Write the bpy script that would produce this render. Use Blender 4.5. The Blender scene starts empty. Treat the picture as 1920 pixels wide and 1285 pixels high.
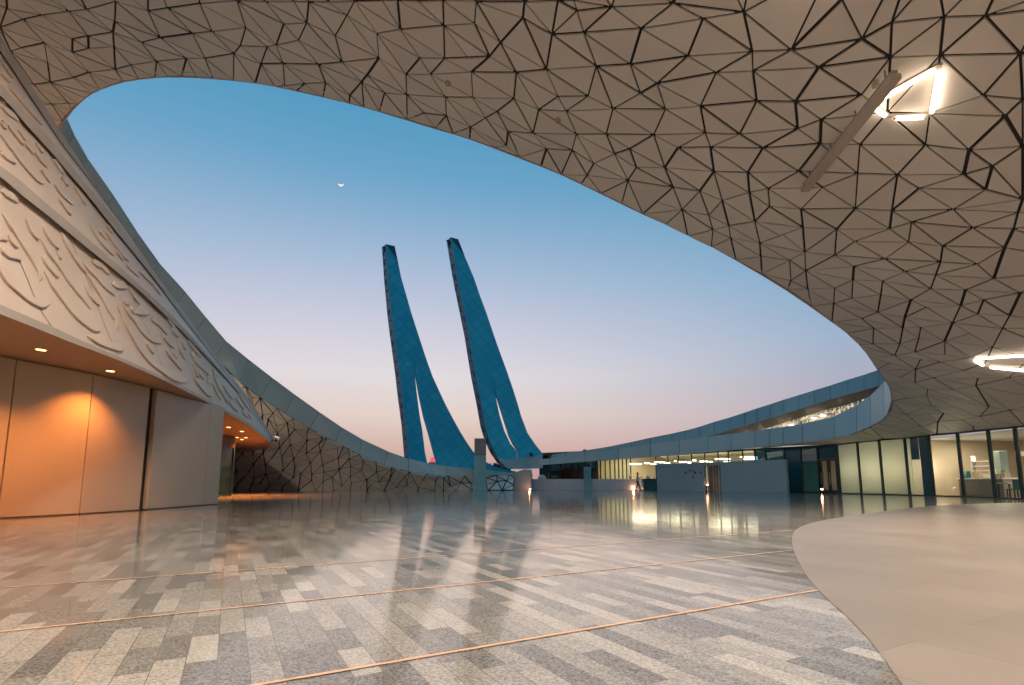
import bpy, bmesh, math, random
import numpy as np
from mathutils import Vector, Matrix, geometry
from mathutils.bvhtree import BVHTree
R = math.radians
rnd = random.Random(7)
scene = bpy.context.scene
col = scene.collection

# ------------------------------------------------------------------ camera
FPX = 960.0; PITCH = math.atan(120/960.0); PPY = 785.0; CAMH = 0.8
cd = bpy.data.cameras.new("camera"); cam = bpy.data.objects.new("camera", cd); col.objects.link(cam)
cd.sensor_fit = 'HORIZONTAL'; cd.sensor_width = 36.0; cd.lens = 36.0*FPX/1920.0
cd.shift_y = (PPY-642.5)/1920.0
cd.clip_start = 0.05; cd.clip_end = 9000
cam.location = (0, 0, CAMH); cam.rotation_euler = (R(90)+PITCH, 0, 0)
scene.camera = cam
scene.view_settings.view_transform = 'Standard'; scene.view_settings.look = 'None'
scene.view_settings.exposure = 0.12; scene.view_settings.gamma = 1.0
try:
    scene.cycles.use_denoising = True
    scene.cycles.max_bounces = 8; scene.cycles.diffuse_bounces = 4; scene.cycles.transparent_max_bounces = 12
    scene.cycles.sample_clamp_indirect = 4.0
    scene.cycles.caustics_reflective = False; scene.cycles.caustics_refractive = False
except Exception: pass

def srgb(r, g, b):
    f = lambda c: (c/255/12.92) if c/255 <= .04045 else ((c/255+.055)/1.055)**2.4
    return (f(r), f(g), f(b), 1.0)

# ------------------------------------------------------------------ sky: clear dusk gradient, warmest low over the towers
W = bpy.data.worlds.new("World"); scene.world = W; W.use_nodes = True
nt = W.node_tree; nt.nodes.clear()
def nd(nt, t, **kw):
    n = nt.nodes.new(t)
    for k, v in kw.items(): setattr(n, k, v)
    return n
def ramp(nt, stops, interp='LINEAR'):
    n = nd(nt, 'ShaderNodeValToRGB'); n.color_ramp.interpolation = interp
    e = n.color_ramp.elements
    while len(e) > 1: e.remove(e[-1])
    e[0].position = stops[0][0]; e[0].color = stops[0][1]
    for p, c in stops[1:]:
        x = e.new(p); x.color = c
    return n
tc = nd(nt, 'ShaderNodeTexCoord'); sx = nd(nt, 'ShaderNodeSeparateXYZ'); nt.links.new(tc.outputs['Generated'], sx.inputs[0])
r1 = ramp(nt, [(0, srgb(186,150,146)), (.03, srgb(192,157,151)), (.068, srgb(206,175,164)), (.125, srgb(219,200,192)),
               (.20, srgb(218,211,214)), (.30, srgb(198,198,214)), (.40, srgb(167,184,209)), (.53, srgb(114,163,199)),
               (.64, srgb(76,149,187)), (.8, srgb(95,165,202)), (1, srgb(128,188,216))])
r2 = ramp(nt, [(0, srgb(170,140,146)), (.04, srgb(180,150,156)), (.09, srgb(181,165,176)), (.16, srgb(168,168,184)),
               (.24, srgb(154,173,197)), (.36, srgb(124,166,196)), (.5, srgb(88,150,185)), (.64, srgb(70,140,180)), (.8, srgb(95,165,202)), (1, srgb(128,188,216))])
r3 = ramp(nt, [(0, srgb(95,92,108)), (.1, srgb(100,108,130)), (.3, srgb(78,112,145)), (.6, srgb(84,144,182)), (1, srgb(128,188,216))])
for r_ in (r1, r2, r3): nt.links.new(sx.outputs['Z'], r_.inputs[0])
dp = nd(nt, 'ShaderNodeVectorMath', operation='DOT_PRODUCT'); nt.links.new(tc.outputs['Generated'], dp.inputs[0])
dp.inputs[1].default_value = (-.30, .954, 0)
mr = nd(nt, 'ShaderNodeMapRange'); nt.links.new(dp.outputs['Value'], mr.inputs[0])
mr.inputs[1].default_value = .62; mr.inputs[2].default_value = .97
mx = nd(nt, 'ShaderNodeMix', data_type='RGBA'); nt.links.new(mr.outputs[0], mx.inputs[0])
nt.links.new(r2.outputs[0], mx.inputs[6]); nt.links.new(r1.outputs[0], mx.inputs[7])
mr2 = nd(nt, 'ShaderNodeMapRange'); nt.links.new(dp.outputs['Value'], mr2.inputs[0])
mr2.inputs[1].default_value = -.3; mr2.inputs[2].default_value = .6
mx2 = nd(nt, 'ShaderNodeMix', data_type='RGBA'); nt.links.new(mr2.outputs[0], mx2.inputs[0])
nt.links.new(r3.outputs[0], mx2.inputs[6]); nt.links.new(mx.outputs[2], mx2.inputs[7])
bg = nd(nt, 'ShaderNodeBackground'); nt.links.new(mx2.outputs[2], bg.inputs[0]); bg.inputs[1].default_value = 1.0
wo = nd(nt, 'ShaderNodeOutputWorld'); nt.links.new(bg.outputs[0], wo.inputs[0])

# lamp strengths (watts) of the lit fixtures, tuned together here
P_FIX = 600.0      # one ceiling light fixture
P_DOWN = 120.0      # one recessed soffit downlight
P_UP = 9.0        # one small ground uplight
P_ROOM = 480.0     # lamps in the glazed rooms
WARM = (1.0, .85, .70); AMBER = (1.0, .32, .06); ROOMC = (1.0, .80, .58)

# ------------------------------------------------------------------ pixel rays (used to place traced outlines at their real distance)
def ray(px, py):
    u = (px-960)/FPX; v = (PPY-py)/FPX
    return Vector((u, math.cos(PITCH)-v*math.sin(PITCH), math.sin(PITCH)+v*math.cos(PITCH)))
def at(px, py, Y):
    d = ray(px, py); return Vector((0, 0, CAMH)) + d*(Y/d.y)
def atz(px, py, z):
    d = ray(px, py); return Vector((0, 0, CAMH)) + d*((z-CAMH)/d.z)
def proj(p):
    q = Vector(p)-Vector((0, 0, CAMH)); c, s = math.cos(PITCH), math.sin(PITCH)
    dep = q.y*c+q.z*s
    if dep <= .01: return None
    return 960+FPX*q.x/dep, PPY-FPX*(-q.y*s+q.z*c)/dep
def interp(pts, x):
    if x <= pts[0][0]: a, b = pts[0], pts[1]
    elif x >= pts[-1][0]: a, b = pts[-2], pts[-1]
    else:
        for a, b in zip(pts, pts[1:]):
            if a[0] <= x <= b[0]: break
    t = (x-a[0])/(b[0]-a[0]); return a[1]+(b[1]-a[1])*t
def spline(P, n):
    """Catmull-Rom through points, n samples per span"""
    P = [Vector(p) for p in P]; out = []
    for i in range(len(P)-1):
        p0 = P[max(i-1, 0)]; p1 = P[i]; p2 = P[i+1]; p3 = P[min(i+2, len(P)-1)]
        for k in range(n):
            t = k/n
            out.append(.5*((2*p1)+(p2-p0)*t+(2*p0-5*p1+4*p2-p3)*t*t+(3*p1-p0-3*p2+p3)*t**3))
    out.append(P[-1]); return out

# ------------------------------------------------------------------ materials
def pm(name, c, rough=.5, metal=0.0, spec=.5, var=0.0, vs=3.0, bump=0.0, bs=60.0, emit=None, es=0.0):
    m = bpy.data.materials.new(name); m.use_nodes = True; t = m.node_tree
    b = t.nodes['Principled BSDF']; b.inputs['Roughness'].default_value = rough; b.inputs['Metallic'].default_value = metal
    b.inputs['Specular IOR Level'].default_value = spec
    if var > 0:
        g = nd(t, 'ShaderNodeNewGeometry'); n = nd(t, 'ShaderNodeTexNoise'); n.inputs['Scale'].default_value = vs; n.inputs['Detail'].default_value = 5
        t.links.new(g.outputs['Position'], n.inputs['Vector'])
        r = ramp(t, [(.25, tuple(x*(1-var) for x in c[:3])+(1,)), (.75, tuple(min(1, x*(1+var)) for x in c[:3])+(1,))])
        t.links.new(n.outputs['Fac'], r.inputs[0]); t.links.new(r.outputs[0], b.inputs['Base Color'])
        mr = nd(t, 'ShaderNodeMapRange'); mr.inputs[3].default_value = max(0, rough-.08); mr.inputs[4].default_value = min(1, rough+.1)
        t.links.new(n.outputs['Fac'], mr.inputs[0]); t.links.new(mr.outputs[0], b.inputs['Roughness'])
    else: b.inputs['Base Color'].default_value = tuple(c[:3])+(1,)
    if bump > 0:
        g = nd(t, 'ShaderNodeNewGeometry'); n = nd(t, 'ShaderNodeTexNoise'); n.inputs['Scale'].default_value = bs; n.inputs['Detail'].default_value = 4
        t.links.new(g.outputs['Position'], n.inputs['Vector'])
        bp = nd(t, 'ShaderNodeBump'); bp.inputs['Strength'].default_value = bump; bp.inputs['Distance'].default_value = .01
        t.links.new(n.outputs['Fac'], bp.inputs['Height']); t.links.new(bp.outputs[0], b.inputs['Normal'])
    if emit: b.inputs['Emission Color'].default_value = tuple(emit[:3])+(1,); b.inputs['Emission Strength'].default_value = es
    return m
def face_random(m, amt):
    """each separate panel (mesh island) a little lighter or darker, as cladding panels are"""
    t = m.node_tree; b = t.nodes['Principled BSDF']; g = nd(t, 'ShaderNodeNewGeometry')
    mr = nd(t, 'ShaderNodeMapRange'); mr.inputs[3].default_value = 1-amt; mr.inputs[4].default_value = 1+amt
    t.links.new(g.outputs['Random Per Island'], mr.inputs[0])
    hs = nd(t, 'ShaderNodeHueSaturation'); t.links.new(mr.outputs[0], hs.inputs['Value'])
    bc = b.inputs['Base Color']
    if bc.is_linked: t.links.new(bc.links[0].from_socket, hs.inputs['Color'])
    else: hs.inputs['Color'].default_value = bc.default_value
    t.links.new(hs.outputs[0], bc)
def glass(name, tint, refl=.5, rough=.02):
    m = bpy.data.materials.new(name); m.use_nodes = True; t = m.node_tree; t.nodes.clear()
    o = nd(t, 'ShaderNodeOutputMaterial'); tr = nd(t, 'ShaderNodeBsdfTransparent'); tr.inputs[0].default_value = tuple(tint)+(1,)
    gl = nd(t, 'ShaderNodeBsdfGlossy'); gl.inputs['Roughness'].default_value = rough; gl.inputs['Color'].default_value = (.8, .95, 1, 1)
    fr = nd(t, 'ShaderNodeLayerWeight'); pw = nd(t, 'ShaderNodeMath', operation='POWER'); pw.inputs[1].default_value = 4.0; t.links.new(fr.outputs['Facing'], pw.inputs[0])
    ad = nd(t, 'ShaderNodeMath', operation='MULTIPLY_ADD'); ad.inputs[1].default_value = .55; ad.inputs[2].default_value = refl*.2
    t.links.new(pw.outputs[0], ad.inputs[0])
    mi = nd(t, 'ShaderNodeMixShader'); t.links.new(ad.outputs[0], mi.inputs[0]); t.links.new(tr.outputs[0], mi.inputs[1]); t.links.new(gl.outputs[0], mi.inputs[2])
    t.links.new(mi.outputs[0], o.inputs[0]); return m
def emis(name, c, s):
    m = bpy.data.materials.new(name); m.use_nodes = True; t = m.node_tree; t.nodes.clear()
    o = nd(t, 'ShaderNodeOutputMaterial'); e = nd(t, 'ShaderNodeEmission'); e.inputs[0].default_value = tuple(c[:3])+(1,); e.inputs[1].default_value = s
    t.links.new(e.outputs[0], o.inputs[0]); return m

M = {}
M['panel'] = pm('ceiling_panel', (.86, .785, .70), .55, var=.05, vs=.6, bump=.05, bs=40); face_random(M['panel'], .06)
M['wallpanel'] = pm('lattice_wall_panel', (.70, .65, .57), .5, var=.06, vs=.6); face_random(M['wallpanel'], .10)
M['joint'] = pm('dark_joint', (.022, .020, .016), .8)
M['trim'] = pm('pink_edge_trim', (.42, .30, .26), .4)
M['fascia'] = pm('grey_fascia_panel', (.33, .45, .465), .34, var=.05, vs=.8); face_random(M['fascia'], .08)
M['relief'] = pm('cream_relief_stone', (.66, .52, .415), .6, var=.06, vs=1.2, bump=.12, bs=25)
M['lip'] = pm('relief_ledge', (.50, .42, .35), .6, var=.06, vs=1.5)
M['soffit'] = pm('amber_tinted_soffit', (.50, .32, .20), .6, var=.04, vs=1)  # amber downlight glow is tinted into this base colour
M['hallwall'] = pm('cream_wall_panel', (.48, .385, .295), .42, var=.05, vs=.9, bump=.03, bs=30)
M['bronze'] = pm('dark_bronze', (.10, .07, .045), .4, .4)
M['black'] = pm('black_metal', (.015, .016, .016), .35)
M['mullion'] = pm('dark_mullion', (.02, .045, .045), .4, .3)
M['tealpane'] = pm('teal_pane', (.012, .085, .105), .12, spec=.6)
M['dteal'] = pm('dark_teal_panel', (.014, .09, .105), .2)
M['concrete'] = pm('pale_concrete', (.50, .47, .48), .5, var=.06, vs=1.5)
M['screen'] = pm('grey_blue_screen_wall', (.27, .34, .35), .45, var=.05, vs=.7)
M['pylonteal'] = pm('teal_pylon', (.16, .34, .34), .45, var=.07, vs=1.5)
M['pyloncap'] = pm('brown_pylon_cap', (.22, .19, .16), .5, var=.08, vs=2)
M['frosted'] = pm('frosted_lit_glass', (.42, .46, .38), .25, emit=None)
M['glass'] = glass('clear_glass', (.90, .96, .94), .15)
M['tglass'] = glass('teal_glass', (.17, .34, .42), .7); M['dglass'] = glass('smoked_door_glass', (.50, .50, .50), .5)
M['room'] = pm('warm_room_wall', (.60, .48, .37), .7)
M['cream'] = pm('cream_room_wall', (.72, .64, .47), .7)
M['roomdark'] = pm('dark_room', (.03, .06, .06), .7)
M['counter'] = pm('grey_counter', (.24, .20, .165), .4)
M['white'] = pm('white_paint', (.75, .73, .70), .4)
M['grey'] = pm('grey_metal', (.30, .27, .24), .4)
M['tube'] = emis('lit_tube', (1.0, .82, .62), 9.0)
M['amberlamp'] = emis('amber_lamp', (1.0, .50, .14), 9.0)
M['uplamp'] = emis('ground_lamp', (1.0, .60, .34), 12.0)
M['redlamp'] = emis('red_lamp', (1.0, .12, .16), .9)
M['latlamp'] = emis('lit_clerestory', (1.0, .84, .55), .75)
M['moon'] = emis('moon_light', (1.0, .96, .90), .85)
M['gold'] = pm('brass_inlay', (.40, .24, .15), .5, .0, var=.10, vs=5)
M['ink'] = pm('dark_lettering', (.02, .03, .035), .5)

# ------------------------------------------------------------------ mesh helpers
class MB:
    def __init__(s): s.v = []; s.f = []
    def poly(s, P):
        i = len(s.v); s.v += [tuple(p) for p in P]; s.f.append(tuple(range(i, i+len(P))))
    def grid(s, rows, flip=False):
        i = len(s.v); n = len(rows[0])
        for r in rows: s.v += [tuple(p) for p in r]
        for a in range(len(rows)-1):
            for b in range(n-1):
                q = (i+a*n+b, i+a*n+b+1, i+(a+1)*n+b+1, i+(a+1)*n+b)
                s.f.append(q[::-1] if flip else q)
    def box(s, c, sz, rz=0.0, mat=None):
        x, y, z = (k/2 for k in sz); i = len(s.v); c = Vector(c); rm = mat if mat is not None else Matrix.Rotation(rz, 3, 'Z')
        for a in (-1, 1):
            for b in (-1, 1):
                for d in (-1, 1): s.v.append(tuple(c + rm @ Vector((a*x, b*y, d*z))))
        s.f += [tuple(i+k for k in q) for q in ((0,1,3,2),(4,6,7,5),(0,4,5,1),(2,3,7,6),(0,2,6,4),(1,5,7,3))]
    def bar(s, a, b, w, h, up=(0, 0, 1)):
        a = Vector(a); b = Vector(b); t = (b-a); L = t.length; t.normalize(); u = Vector(up)
        if abs(t.dot(u)) > .98: u = Vector((0, 1, 0))
        sd = t.cross(u).normalized(); u = sd.cross(t)
        m = Matrix((t, sd, u)).transposed(); s.box((a+b)/2, (L, w, h), mat=m)
    def prism(s, P, ext):
        """closed polygon P pushed along ext"""
        i = len(s.v); n = len(P); e = Vector(ext)
        s.v += [tuple(p) for p in P] + [tuple(Vector(p)+e) for p in P]
        s.f.append(tuple(range(i, i+n))); s.f.append(tuple(range(i+2*n-1, i+n-1, -1)))
        for k in range(n):
            j = (k+1) % n; s.f.append((i+k, i+n+k, i+n+j, i+j))
    def tube(s, P, r, n=8, cap=True):
        i = len(s.v); P = [Vector(p) for p in P]; rr = r if isinstance(r, (list, tuple)) else [r]*len(P)
        for k, p in enumerate(P):
            t = (P[min(k+1, len(P)-1)]-P[max(k-1, 0)]).normalized()
            u = Vector((0, 0, 1)) if abs(t.z) < .9 else Vector((1, 0, 0)); a = t.cross(u).normalized(); b = t.cross(a)
            for j in range(n):
                w = 2*math.pi*j/n; s.v.append(tuple(p+(a*math.cos(w)+b*math.sin(w))*rr[k]))
        for k in range(len(P)-1):
            for j in range(n):
                q = (j+1) % n; s.f.append((i+k*n+j, i+k*n+q, i+(k+1)*n+q, i+(k+1)*n+j))
        if cap:
            s.f.append(tuple(i+j for j in range(n))[::-1]); s.f.append(tuple(i+(len(P)-1)*n+j for j in range(n)))
    def build(s, name, mat, parent=None, smooth=False, bevel=0.0, recalc=True):
        me = bpy.data.meshes.new(name); me.from_pydata(s.v, [], s.f); me.update()
        o = bpy.data.objects.new(name, me); col.objects.link(o)
        if recalc:
            bm = bmesh.new(); bm.from_mesh(me); bmesh.ops.recalc_face_normals(bm, faces=bm.faces); bm.to_mesh(me); bm.free()
        for mm in (mat if isinstance(mat, (list, tuple)) else [mat]): me.materials.append(mm)
        if smooth:
            for p in me.polygons: p.use_smooth = True
        if bevel > 0:
            b = o.modifiers.new('bevel', 'BEVEL'); b.width = bevel; b.segments = 2; b.limit_method = 'ANGLE'
        if parent is not None:
            o.parent = parent; o.matrix_parent_inverse = Matrix.Translation(parent.location).inverted() if not parent.rotation_euler.z else (Matrix.Translation(parent.location) @ Matrix.Rotation(parent.rotation_euler.z, 4, 'Z')).inverted()
        return o
def tag(o, label=None, cat=None, group=None, kind=None):
    if label: o['label'] = label
    if cat: o['category'] = cat
    if group: o['group'] = group
    if kind: o['kind'] = kind
    return o
def empty(name, loc, label, cat, group=None):
    o = bpy.data.objects.new(name, None); col.objects.link(o); o.location = loc; o.empty_display_size = .3
    return tag(o, label, cat, group)
def lamp(name, kind, loc, power, color, parent=None, **kw):
    l = bpy.data.lights.new(name, kind); l.energy = power; l.color = color
    for k, v in kw.items(): setattr(l, k, v)
    o = bpy.data.objects.new(name, l); col.objects.link(o); o.location = loc
    if parent is not None:
        o.parent = parent; o.matrix_parent_inverse = Matrix.Translation(parent.location).inverted()
    return o

# ================================================================== GROUND
GA = R(28.7)                                  # direction of the brass lines on the floor
g = MB(); g.poly([(-4000, -4000, -.03), (4000, -4000, -.03), (4000, 4000, -.03), (-4000, 4000, -.03)])
tag(g.build('ground', pm('sandy_ground', (.16, .14, .12), .9, var=.2, vs=.2)), kind='structure')

def paver_material():
    m = bpy.data.materials.new('granite_pavers'); m.use_nodes = True; t = m.node_tree; b = t.nodes['Principled BSDF']
    L = t.links.new
    def math_(op, a, b_=None, c=None):
        n = nd(t, 'ShaderNodeMath', operation=op)
        for i, x in enumerate((a, b_, c)):
            if x is None: continue
            if isinstance(x, (int, float)): n.inputs[i].default_value = x
            else: L(x, n.inputs[i])
        return n.outputs[0]
    geo = nd(t, 'ShaderNodeNewGeometry'); vr = nd(t, 'ShaderNodeVectorRotate', rotation_type='Z_AXIS'); vr.inputs['Angle'].default_value = -GA
    L(geo.outputs['Position'], vr.inputs['Vector']); s = nd(t, 'ShaderNodeSeparateXYZ'); L(vr.outputs[0], s.inputs[0])
    wdt = .125
    ru = math_('DIVIDE', s.outputs['X'], wdt); row = math_('FLOOR', ru); fu = math_('FRACT', ru)
    wn = nd(t, 'ShaderNodeTexWhiteNoise', noise_dimensions='1D'); L(row, wn.inputs['W'])
    sc_ = nd(t, 'ShaderNodeSeparateColor'); L(wn.outputs['Color'], sc_.inputs[0])
    ln = math_('MULTIPLY_ADD', sc_.outputs[0], .45, .38)
    cv = math_('ADD', math_('DIVIDE', s.outputs['Y'], ln), math_('MULTIPLY', sc_.outputs[1], 13.0))
    cell = math_('FLOOR', cv); fv = math_('FRACT', cv)
    cb = nd(t, 'ShaderNodeCombineXYZ'); L(row, cb.inputs[0]); L(cell, cb.inputs[1])
    w2 = nd(t, 'ShaderNodeTexWhiteNoise', noise_dimensions='2D'); L(cb.outputs[0], w2.inputs['Vector'])
    tone = ramp(t, [(0, (.122,.114,.104,1)), (.14, (.148,.138,.125,1)), (.33, (.182,.169,.152,1)), (.52, (.208,.192,.172,1)), (.72, (.245,.225,.20,1)), (.87, (.155,.146,.133,1)), (.95, (.262,.241,.215,1))], 'CONSTANT')
    L(w2.outputs['Value'], tone.inputs[0])
    # aggregate grain, stronger in the dark pavers
    vo = nd(t, 'ShaderNodeTexVoronoi'); vo.inputs['Scale'].default_value = 115; L(geo.outputs['Position'], vo.inputs['Vector'])
    vs = nd(t, 'ShaderNodeSeparateColor'); L(vo.outputs['Color'], vs.inputs[0])
    no = nd(t, 'ShaderNodeTexNoise'); no.inputs['Scale'].default_value = 260; no.inputs['Detail'].default_value = 3; L(geo.outputs['Position'], no.inputs['Vector'])
    tv = nd(t, 'ShaderNodeRGBToBW'); L(tone.outputs[0], tv.inputs[0])
    amp = math_('MULTIPLY_ADD', tv.outputs[0], -3.0, 1.3)
    gr = math_('ADD', math_('MULTIPLY', math_('SUBTRACT', vs.outputs[0], .5), amp), math_('MULTIPLY', math_('SUBTRACT', no.outputs['Fac'], .5), .55))
    # soft broad staining and scuffing
    nb = nd(t, 'ShaderNodeTexNoise'); nb.inputs['Scale'].default_value = .9; nb.inputs['Detail'].default_value = 6; L(geo.outputs['Position'], nb.inputs['Vector'])
    g2 = math_('ADD', math_('ADD', gr, 1.0), math_('MULTIPLY', math_('SUBTRACT', nb.outputs['Fac'], .5), .35))
    mc = nd(t, 'ShaderNodeVectorMath', operation='SCALE'); L(tone.outputs[0], mc.inputs[0]); L(g2, mc.inputs['Scale'])
    # joints
    eu = math_('MULTIPLY', math_('MINIMUM', fu, math_('SUBTRACT', 1.0, fu)), wdt)
    ev = math_('MULTIPLY', math_('MINIMUM', fv, math_('SUBTRACT', 1.0, fv)), ln)
    jm = math_('LESS_THAN', math_('MINIMUM', eu, ev), .0016)
    mj = nd(t, 'ShaderNodeMix', data_type='RGBA'); L(jm, mj.inputs[0]); L(mc.outputs[0], mj.inputs[6]); mj.inputs[7].default_value = (.09, .08, .07, 1)
    L(mj.outputs[2], b.inputs['Base Color'])
    # polish varies from paver to paver; each paver lies very slightly out of level
    rr = nd(t, 'ShaderNodeMapRange'); rr.inputs[3].default_value = .05; rr.inputs[4].default_value = .095; L(nb.outputs['Fac'], rr.inputs[0])
    s3 = nd(t, 'ShaderNodeSeparateColor'); L(w2.outputs['Color'], s3.inputs[0]); L(math_('ADD', rr.outputs[0], math_('MULTIPLY', s3.outputs[2], .04)), b.inputs['Roughness'])
    sb = nd(t, 'ShaderNodeVectorMath', operation='SUBTRACT'); L(w2.outputs['Color'], sb.inputs[0]); sb.inputs[1].default_value = (.5, .5, .5)
    sl = nd(t, 'ShaderNodeVectorMath', operation='SCALE'); L(sb.outputs[0], sl.inputs[0]); sl.inputs['Scale'].default_value = .0018
    bp = nd(t, 'ShaderNodeBump'); bp.inputs['Strength'].default_value = .012; bp.inputs['Distance'].default_value = .001; L(no.outputs['Fac'], bp.inputs['Height'])
    an = nd(t, 'ShaderNodeVectorMath', operation='ADD'); L(bp.outputs[0], an.inputs[0]); L(sl.outputs[0], an.inputs[1])
    nn = nd(t, 'ShaderNodeVectorMath', operation='NORMALIZE'); L(an.outputs[0], nn.inputs[0]); L(nn.outputs[0], b.inputs['Normal'])
    b.inputs['Specular IOR Level'].default_value = .26
    return m
g = MB(); g.poly([(-45, -25, 0), (45, -25, 0), (45, 75, 0), (-45, 75, 0)])
tag(g.build('plaza_floor', paver_material()), kind='structure')

def stone_material():
    m = pm('beige_limestone', (.60, .50, .415), .36, var=.06, vs=.8); t = m.node_tree; b = t.nodes['Principled BSDF']; L = t.links.new
    geo = nd(t, 'ShaderNodeNewGeometry'); vr = nd(t, 'ShaderNodeVectorRotate', rotation_type='Z_AXIS'); vr.inputs['Angle'].default_value = -GA-R(90)
    L(geo.outputs['Position'], vr.inputs['Vector'])
    bt = nd(t, 'ShaderNodeTexBrick'); L(vr.outputs[0], bt.inputs['Vector']); bt.inputs['Scale'].default_value = 1.0
    bt.inputs['Brick Width'].default_value = 1.4; bt.inputs['Row Height'].default_value = .62; bt.inputs['Mortar Size'].default_value = .0055; bt.inputs['Mortar Smooth'].default_value = 0
    bt.inputs['Color1'].default_value = (.155, .128, .110, 1); bt.inputs['Color2'].default_value = (.18, .149, .128, 1); bt.inputs['Mortar'].default_value = (.12, .10, .084, 1)
    no = nd(t, 'ShaderNodeTexNoise'); no.inputs['Scale'].default_value = 240; L(geo.outputs['Position'], no.inputs['Vector'])
    nl = nd(t, 'ShaderNodeTexNoise'); nl.inputs['Scale'].default_value = 1.1; nl.inputs['Detail'].default_value = 7; L(geo.outputs['Position'], nl.inputs['Vector'])
    ad = nd(t, 'ShaderNodeMath', operation='ADD'); L(no.outputs['Fac'], ad.inputs[0]); L(nl.outputs['Fac'], ad.inputs[1])
    mr = nd(t, 'ShaderNodeMapRange'); mr.inputs[1].default_value = .5; mr.inputs[2].default_value = 1.5; mr.inputs[3].default_value = .78; mr.inputs[4].default_value = 1.2; L(ad.outputs[0], mr.inputs[0])
    sc_ = nd(t, 'ShaderNodeVectorMath', operation='SCALE'); L(bt.outputs['Color'], sc_.inputs[0]); L(mr.outputs[0], sc_.inputs['Scale'])
    L(sc_.outputs[0], b.inputs['Base Color']); return m
edge = [atz(x, y, 0) for x, y in ((1692,1285),(1660,1240),(1620,1190),(1580,1150),(1540,1113),(1510,1076),(1491,1040),(1485,1012),(1494,993),(1530,979),(1600,967),(1700,954),(1760,948),(1850,944.5),(1920,943))]
ed = edge[0]-edge[2]; edge = [edge[0]+ed*6, edge[0]+ed*2.5] + edge
edge = spline(edge, 5)
ring = [(p.x, p.y, .004) for p in edge] + [(36, 22, .004), (36, -12, .004), (edge[0].x+1.5, -12, .004)]
g = MB(); g.poly(ring); tag(g.build('limestone_floor', stone_material()), kind='structure')
gd = Vector((math.cos(GA), math.sin(GA), 0)); gn = Vector((-math.sin(GA), math.cos(GA), 0))
def inside(p, poly):
    c = False; n = len(poly)
    for i in range(n):
        a, b = poly[i], poly[i-1]
        if (a[1] > p[1]) != (b[1] > p[1]) and p[0] < (b[0]-a[0])*(p[1]-a[1])/(b[1]-a[1])+a[0]: c = not c
    return c
for off in (2.37, 3.85, 5.42):
    ts = [t for t in np.arange(-8, 30, .02) if not inside((gd*t+gn*off), ring) and (gd*t+gn*off).x > -11]
    t0 = ts[0]; t1 = t0
    for t in ts:
        if t-t1 > .05: break
        t1 = t
    a = gd*t0+gn*off; b = gd*t1+gn*off; w = gn*.0125; z = Vector((0, 0, .004))
    if off > 6: b = gd*6+gn*off
    g = MB(); g.poly([a-w+z, b-w+z, b+w+z, a+w+z]); tag(g.build('floor_inlay', M['gold']), kind='structure')

# ================================================================== CANOPY (roof shell round the open court)
NEAR = [(110,241,23.4),(117,231,22.8),(134,207,21.6),(160,182,20.5),(187,167,19.8),(231,152,19.1),(291,144,18.6),(341,143,18.3),(400,146,18.1),(479,154,18),(556,169,18),(655,192,18),(712,208,18),(817,240,18),(881,259,18),(975,295,18),(1053,326,18.1),(1128,362,18.3),(1206,400,18.6),(1290,437.5,19),(1380,486,19.5),(1477,544,20.5),(1560,602,22),(1609,640,23),(1646,692,24.6),(1669,726,26.4),(1673,750,28)]
RIGHT = [(1670,768,29.2),(1657,786,30.3),(1632,800,31.9),(1594,816,33.7),(1507,830,36.9),(1419,839,40),(1316,849,43.2),(1220,856.5,46.2),(1100,865.5,49.6),(1030,871,51.2)]
near3 = [at(*p) for p in NEAR]; right3 = [at(*p) for p in RIGHT]
FT = [(125,221,23.5),(140,254,24.2),(165,298,25.4),(214,368,27.4),(260,439,29.6),(300,495,31.6),(347.5,547.5,33.9),(386,595,35.9),(424,640,37.8),(467,675,39.6),(511,709,41.5),(554,741,43.3),(599,773,45),(640,801,46.5),(679,824,47.8),(728,847,49.1),(766,860.5,50),(801,868.5,50.6),(835,874,51),(887,879,51.8),(930,883.5,52.5),(964,887.5,53)]
FB = [(112,241),(118,282),(140,326),(189,397),(237,470),(278,523),(326,577),(365,625),(402.5,671),(447,713),(488,745),(535,775),(580,803),(629,829),(674,852),(720.6,872.5),(767,884.5),(814,891),(840,892.3),(887,892.5),(930,891.3),(964,890)]
ft3 = [at(*p) for p in FT]; fb3 = [at(x, y, p[2]) for (x, y), p in zip(FB, FT)]
GLZ = [(20.3,41.2,3.65),(21.2,39.3,3.65),(24.0,37.2,3.65),(24.8,34,3.64),(25.0,30,3.61),(24.95,27.5,3.57),(24.8,26,3.53),(24.6,24.4,3.5),(24.3,20,3.5),(24,12,3.5),(24,0,3.5),(24,-14,3.5)]
ctrl = [tuple(p) for p in near3[::2]] + [tuple(p) for p in right3[:6]] + GLZ + [tuple(p) for p in fb3[:10:2]]
ctrl += [(9,11,9.9),(9,3,9.9),(0,10,12.9),(0,2,12.7),(-8,10,15.6),(-8,2,15.2),(16,12,7.0),(16,3,7),(21,12,4.7),(21,20,4.8),(21,3,4.7),(0,-10,12.2),(9,-10,9.5),
         (16,-10,7),(-8,-10,14.5),(-16,12,17.3),(-17,3,16.6),(-26,12,17),(-27,20,16.8),(-34,22,15.5),(-34,2,15),(-17,-10,15.5),(-34,-14,14.5),(-34,38,9.5),(-28,32,13.2)]
ctrl = np.array(ctrl, float)
def tps_fit(P):
    xy = P[:, :2]; n = len(P); d = np.linalg.norm(xy[:, None]-xy[None], axis=2); K = np.where(d > 0, d*d*np.log(d+1e-12), 0)+np.eye(n)*2.0
    Q = np.hstack([np.ones((n, 1)), xy]); A = np.block([[K, Q], [Q.T, np.zeros((3, 3))]]); return np.linalg.solve(A, np.concatenate([P[:, 2], np.zeros(3)]))
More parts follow.
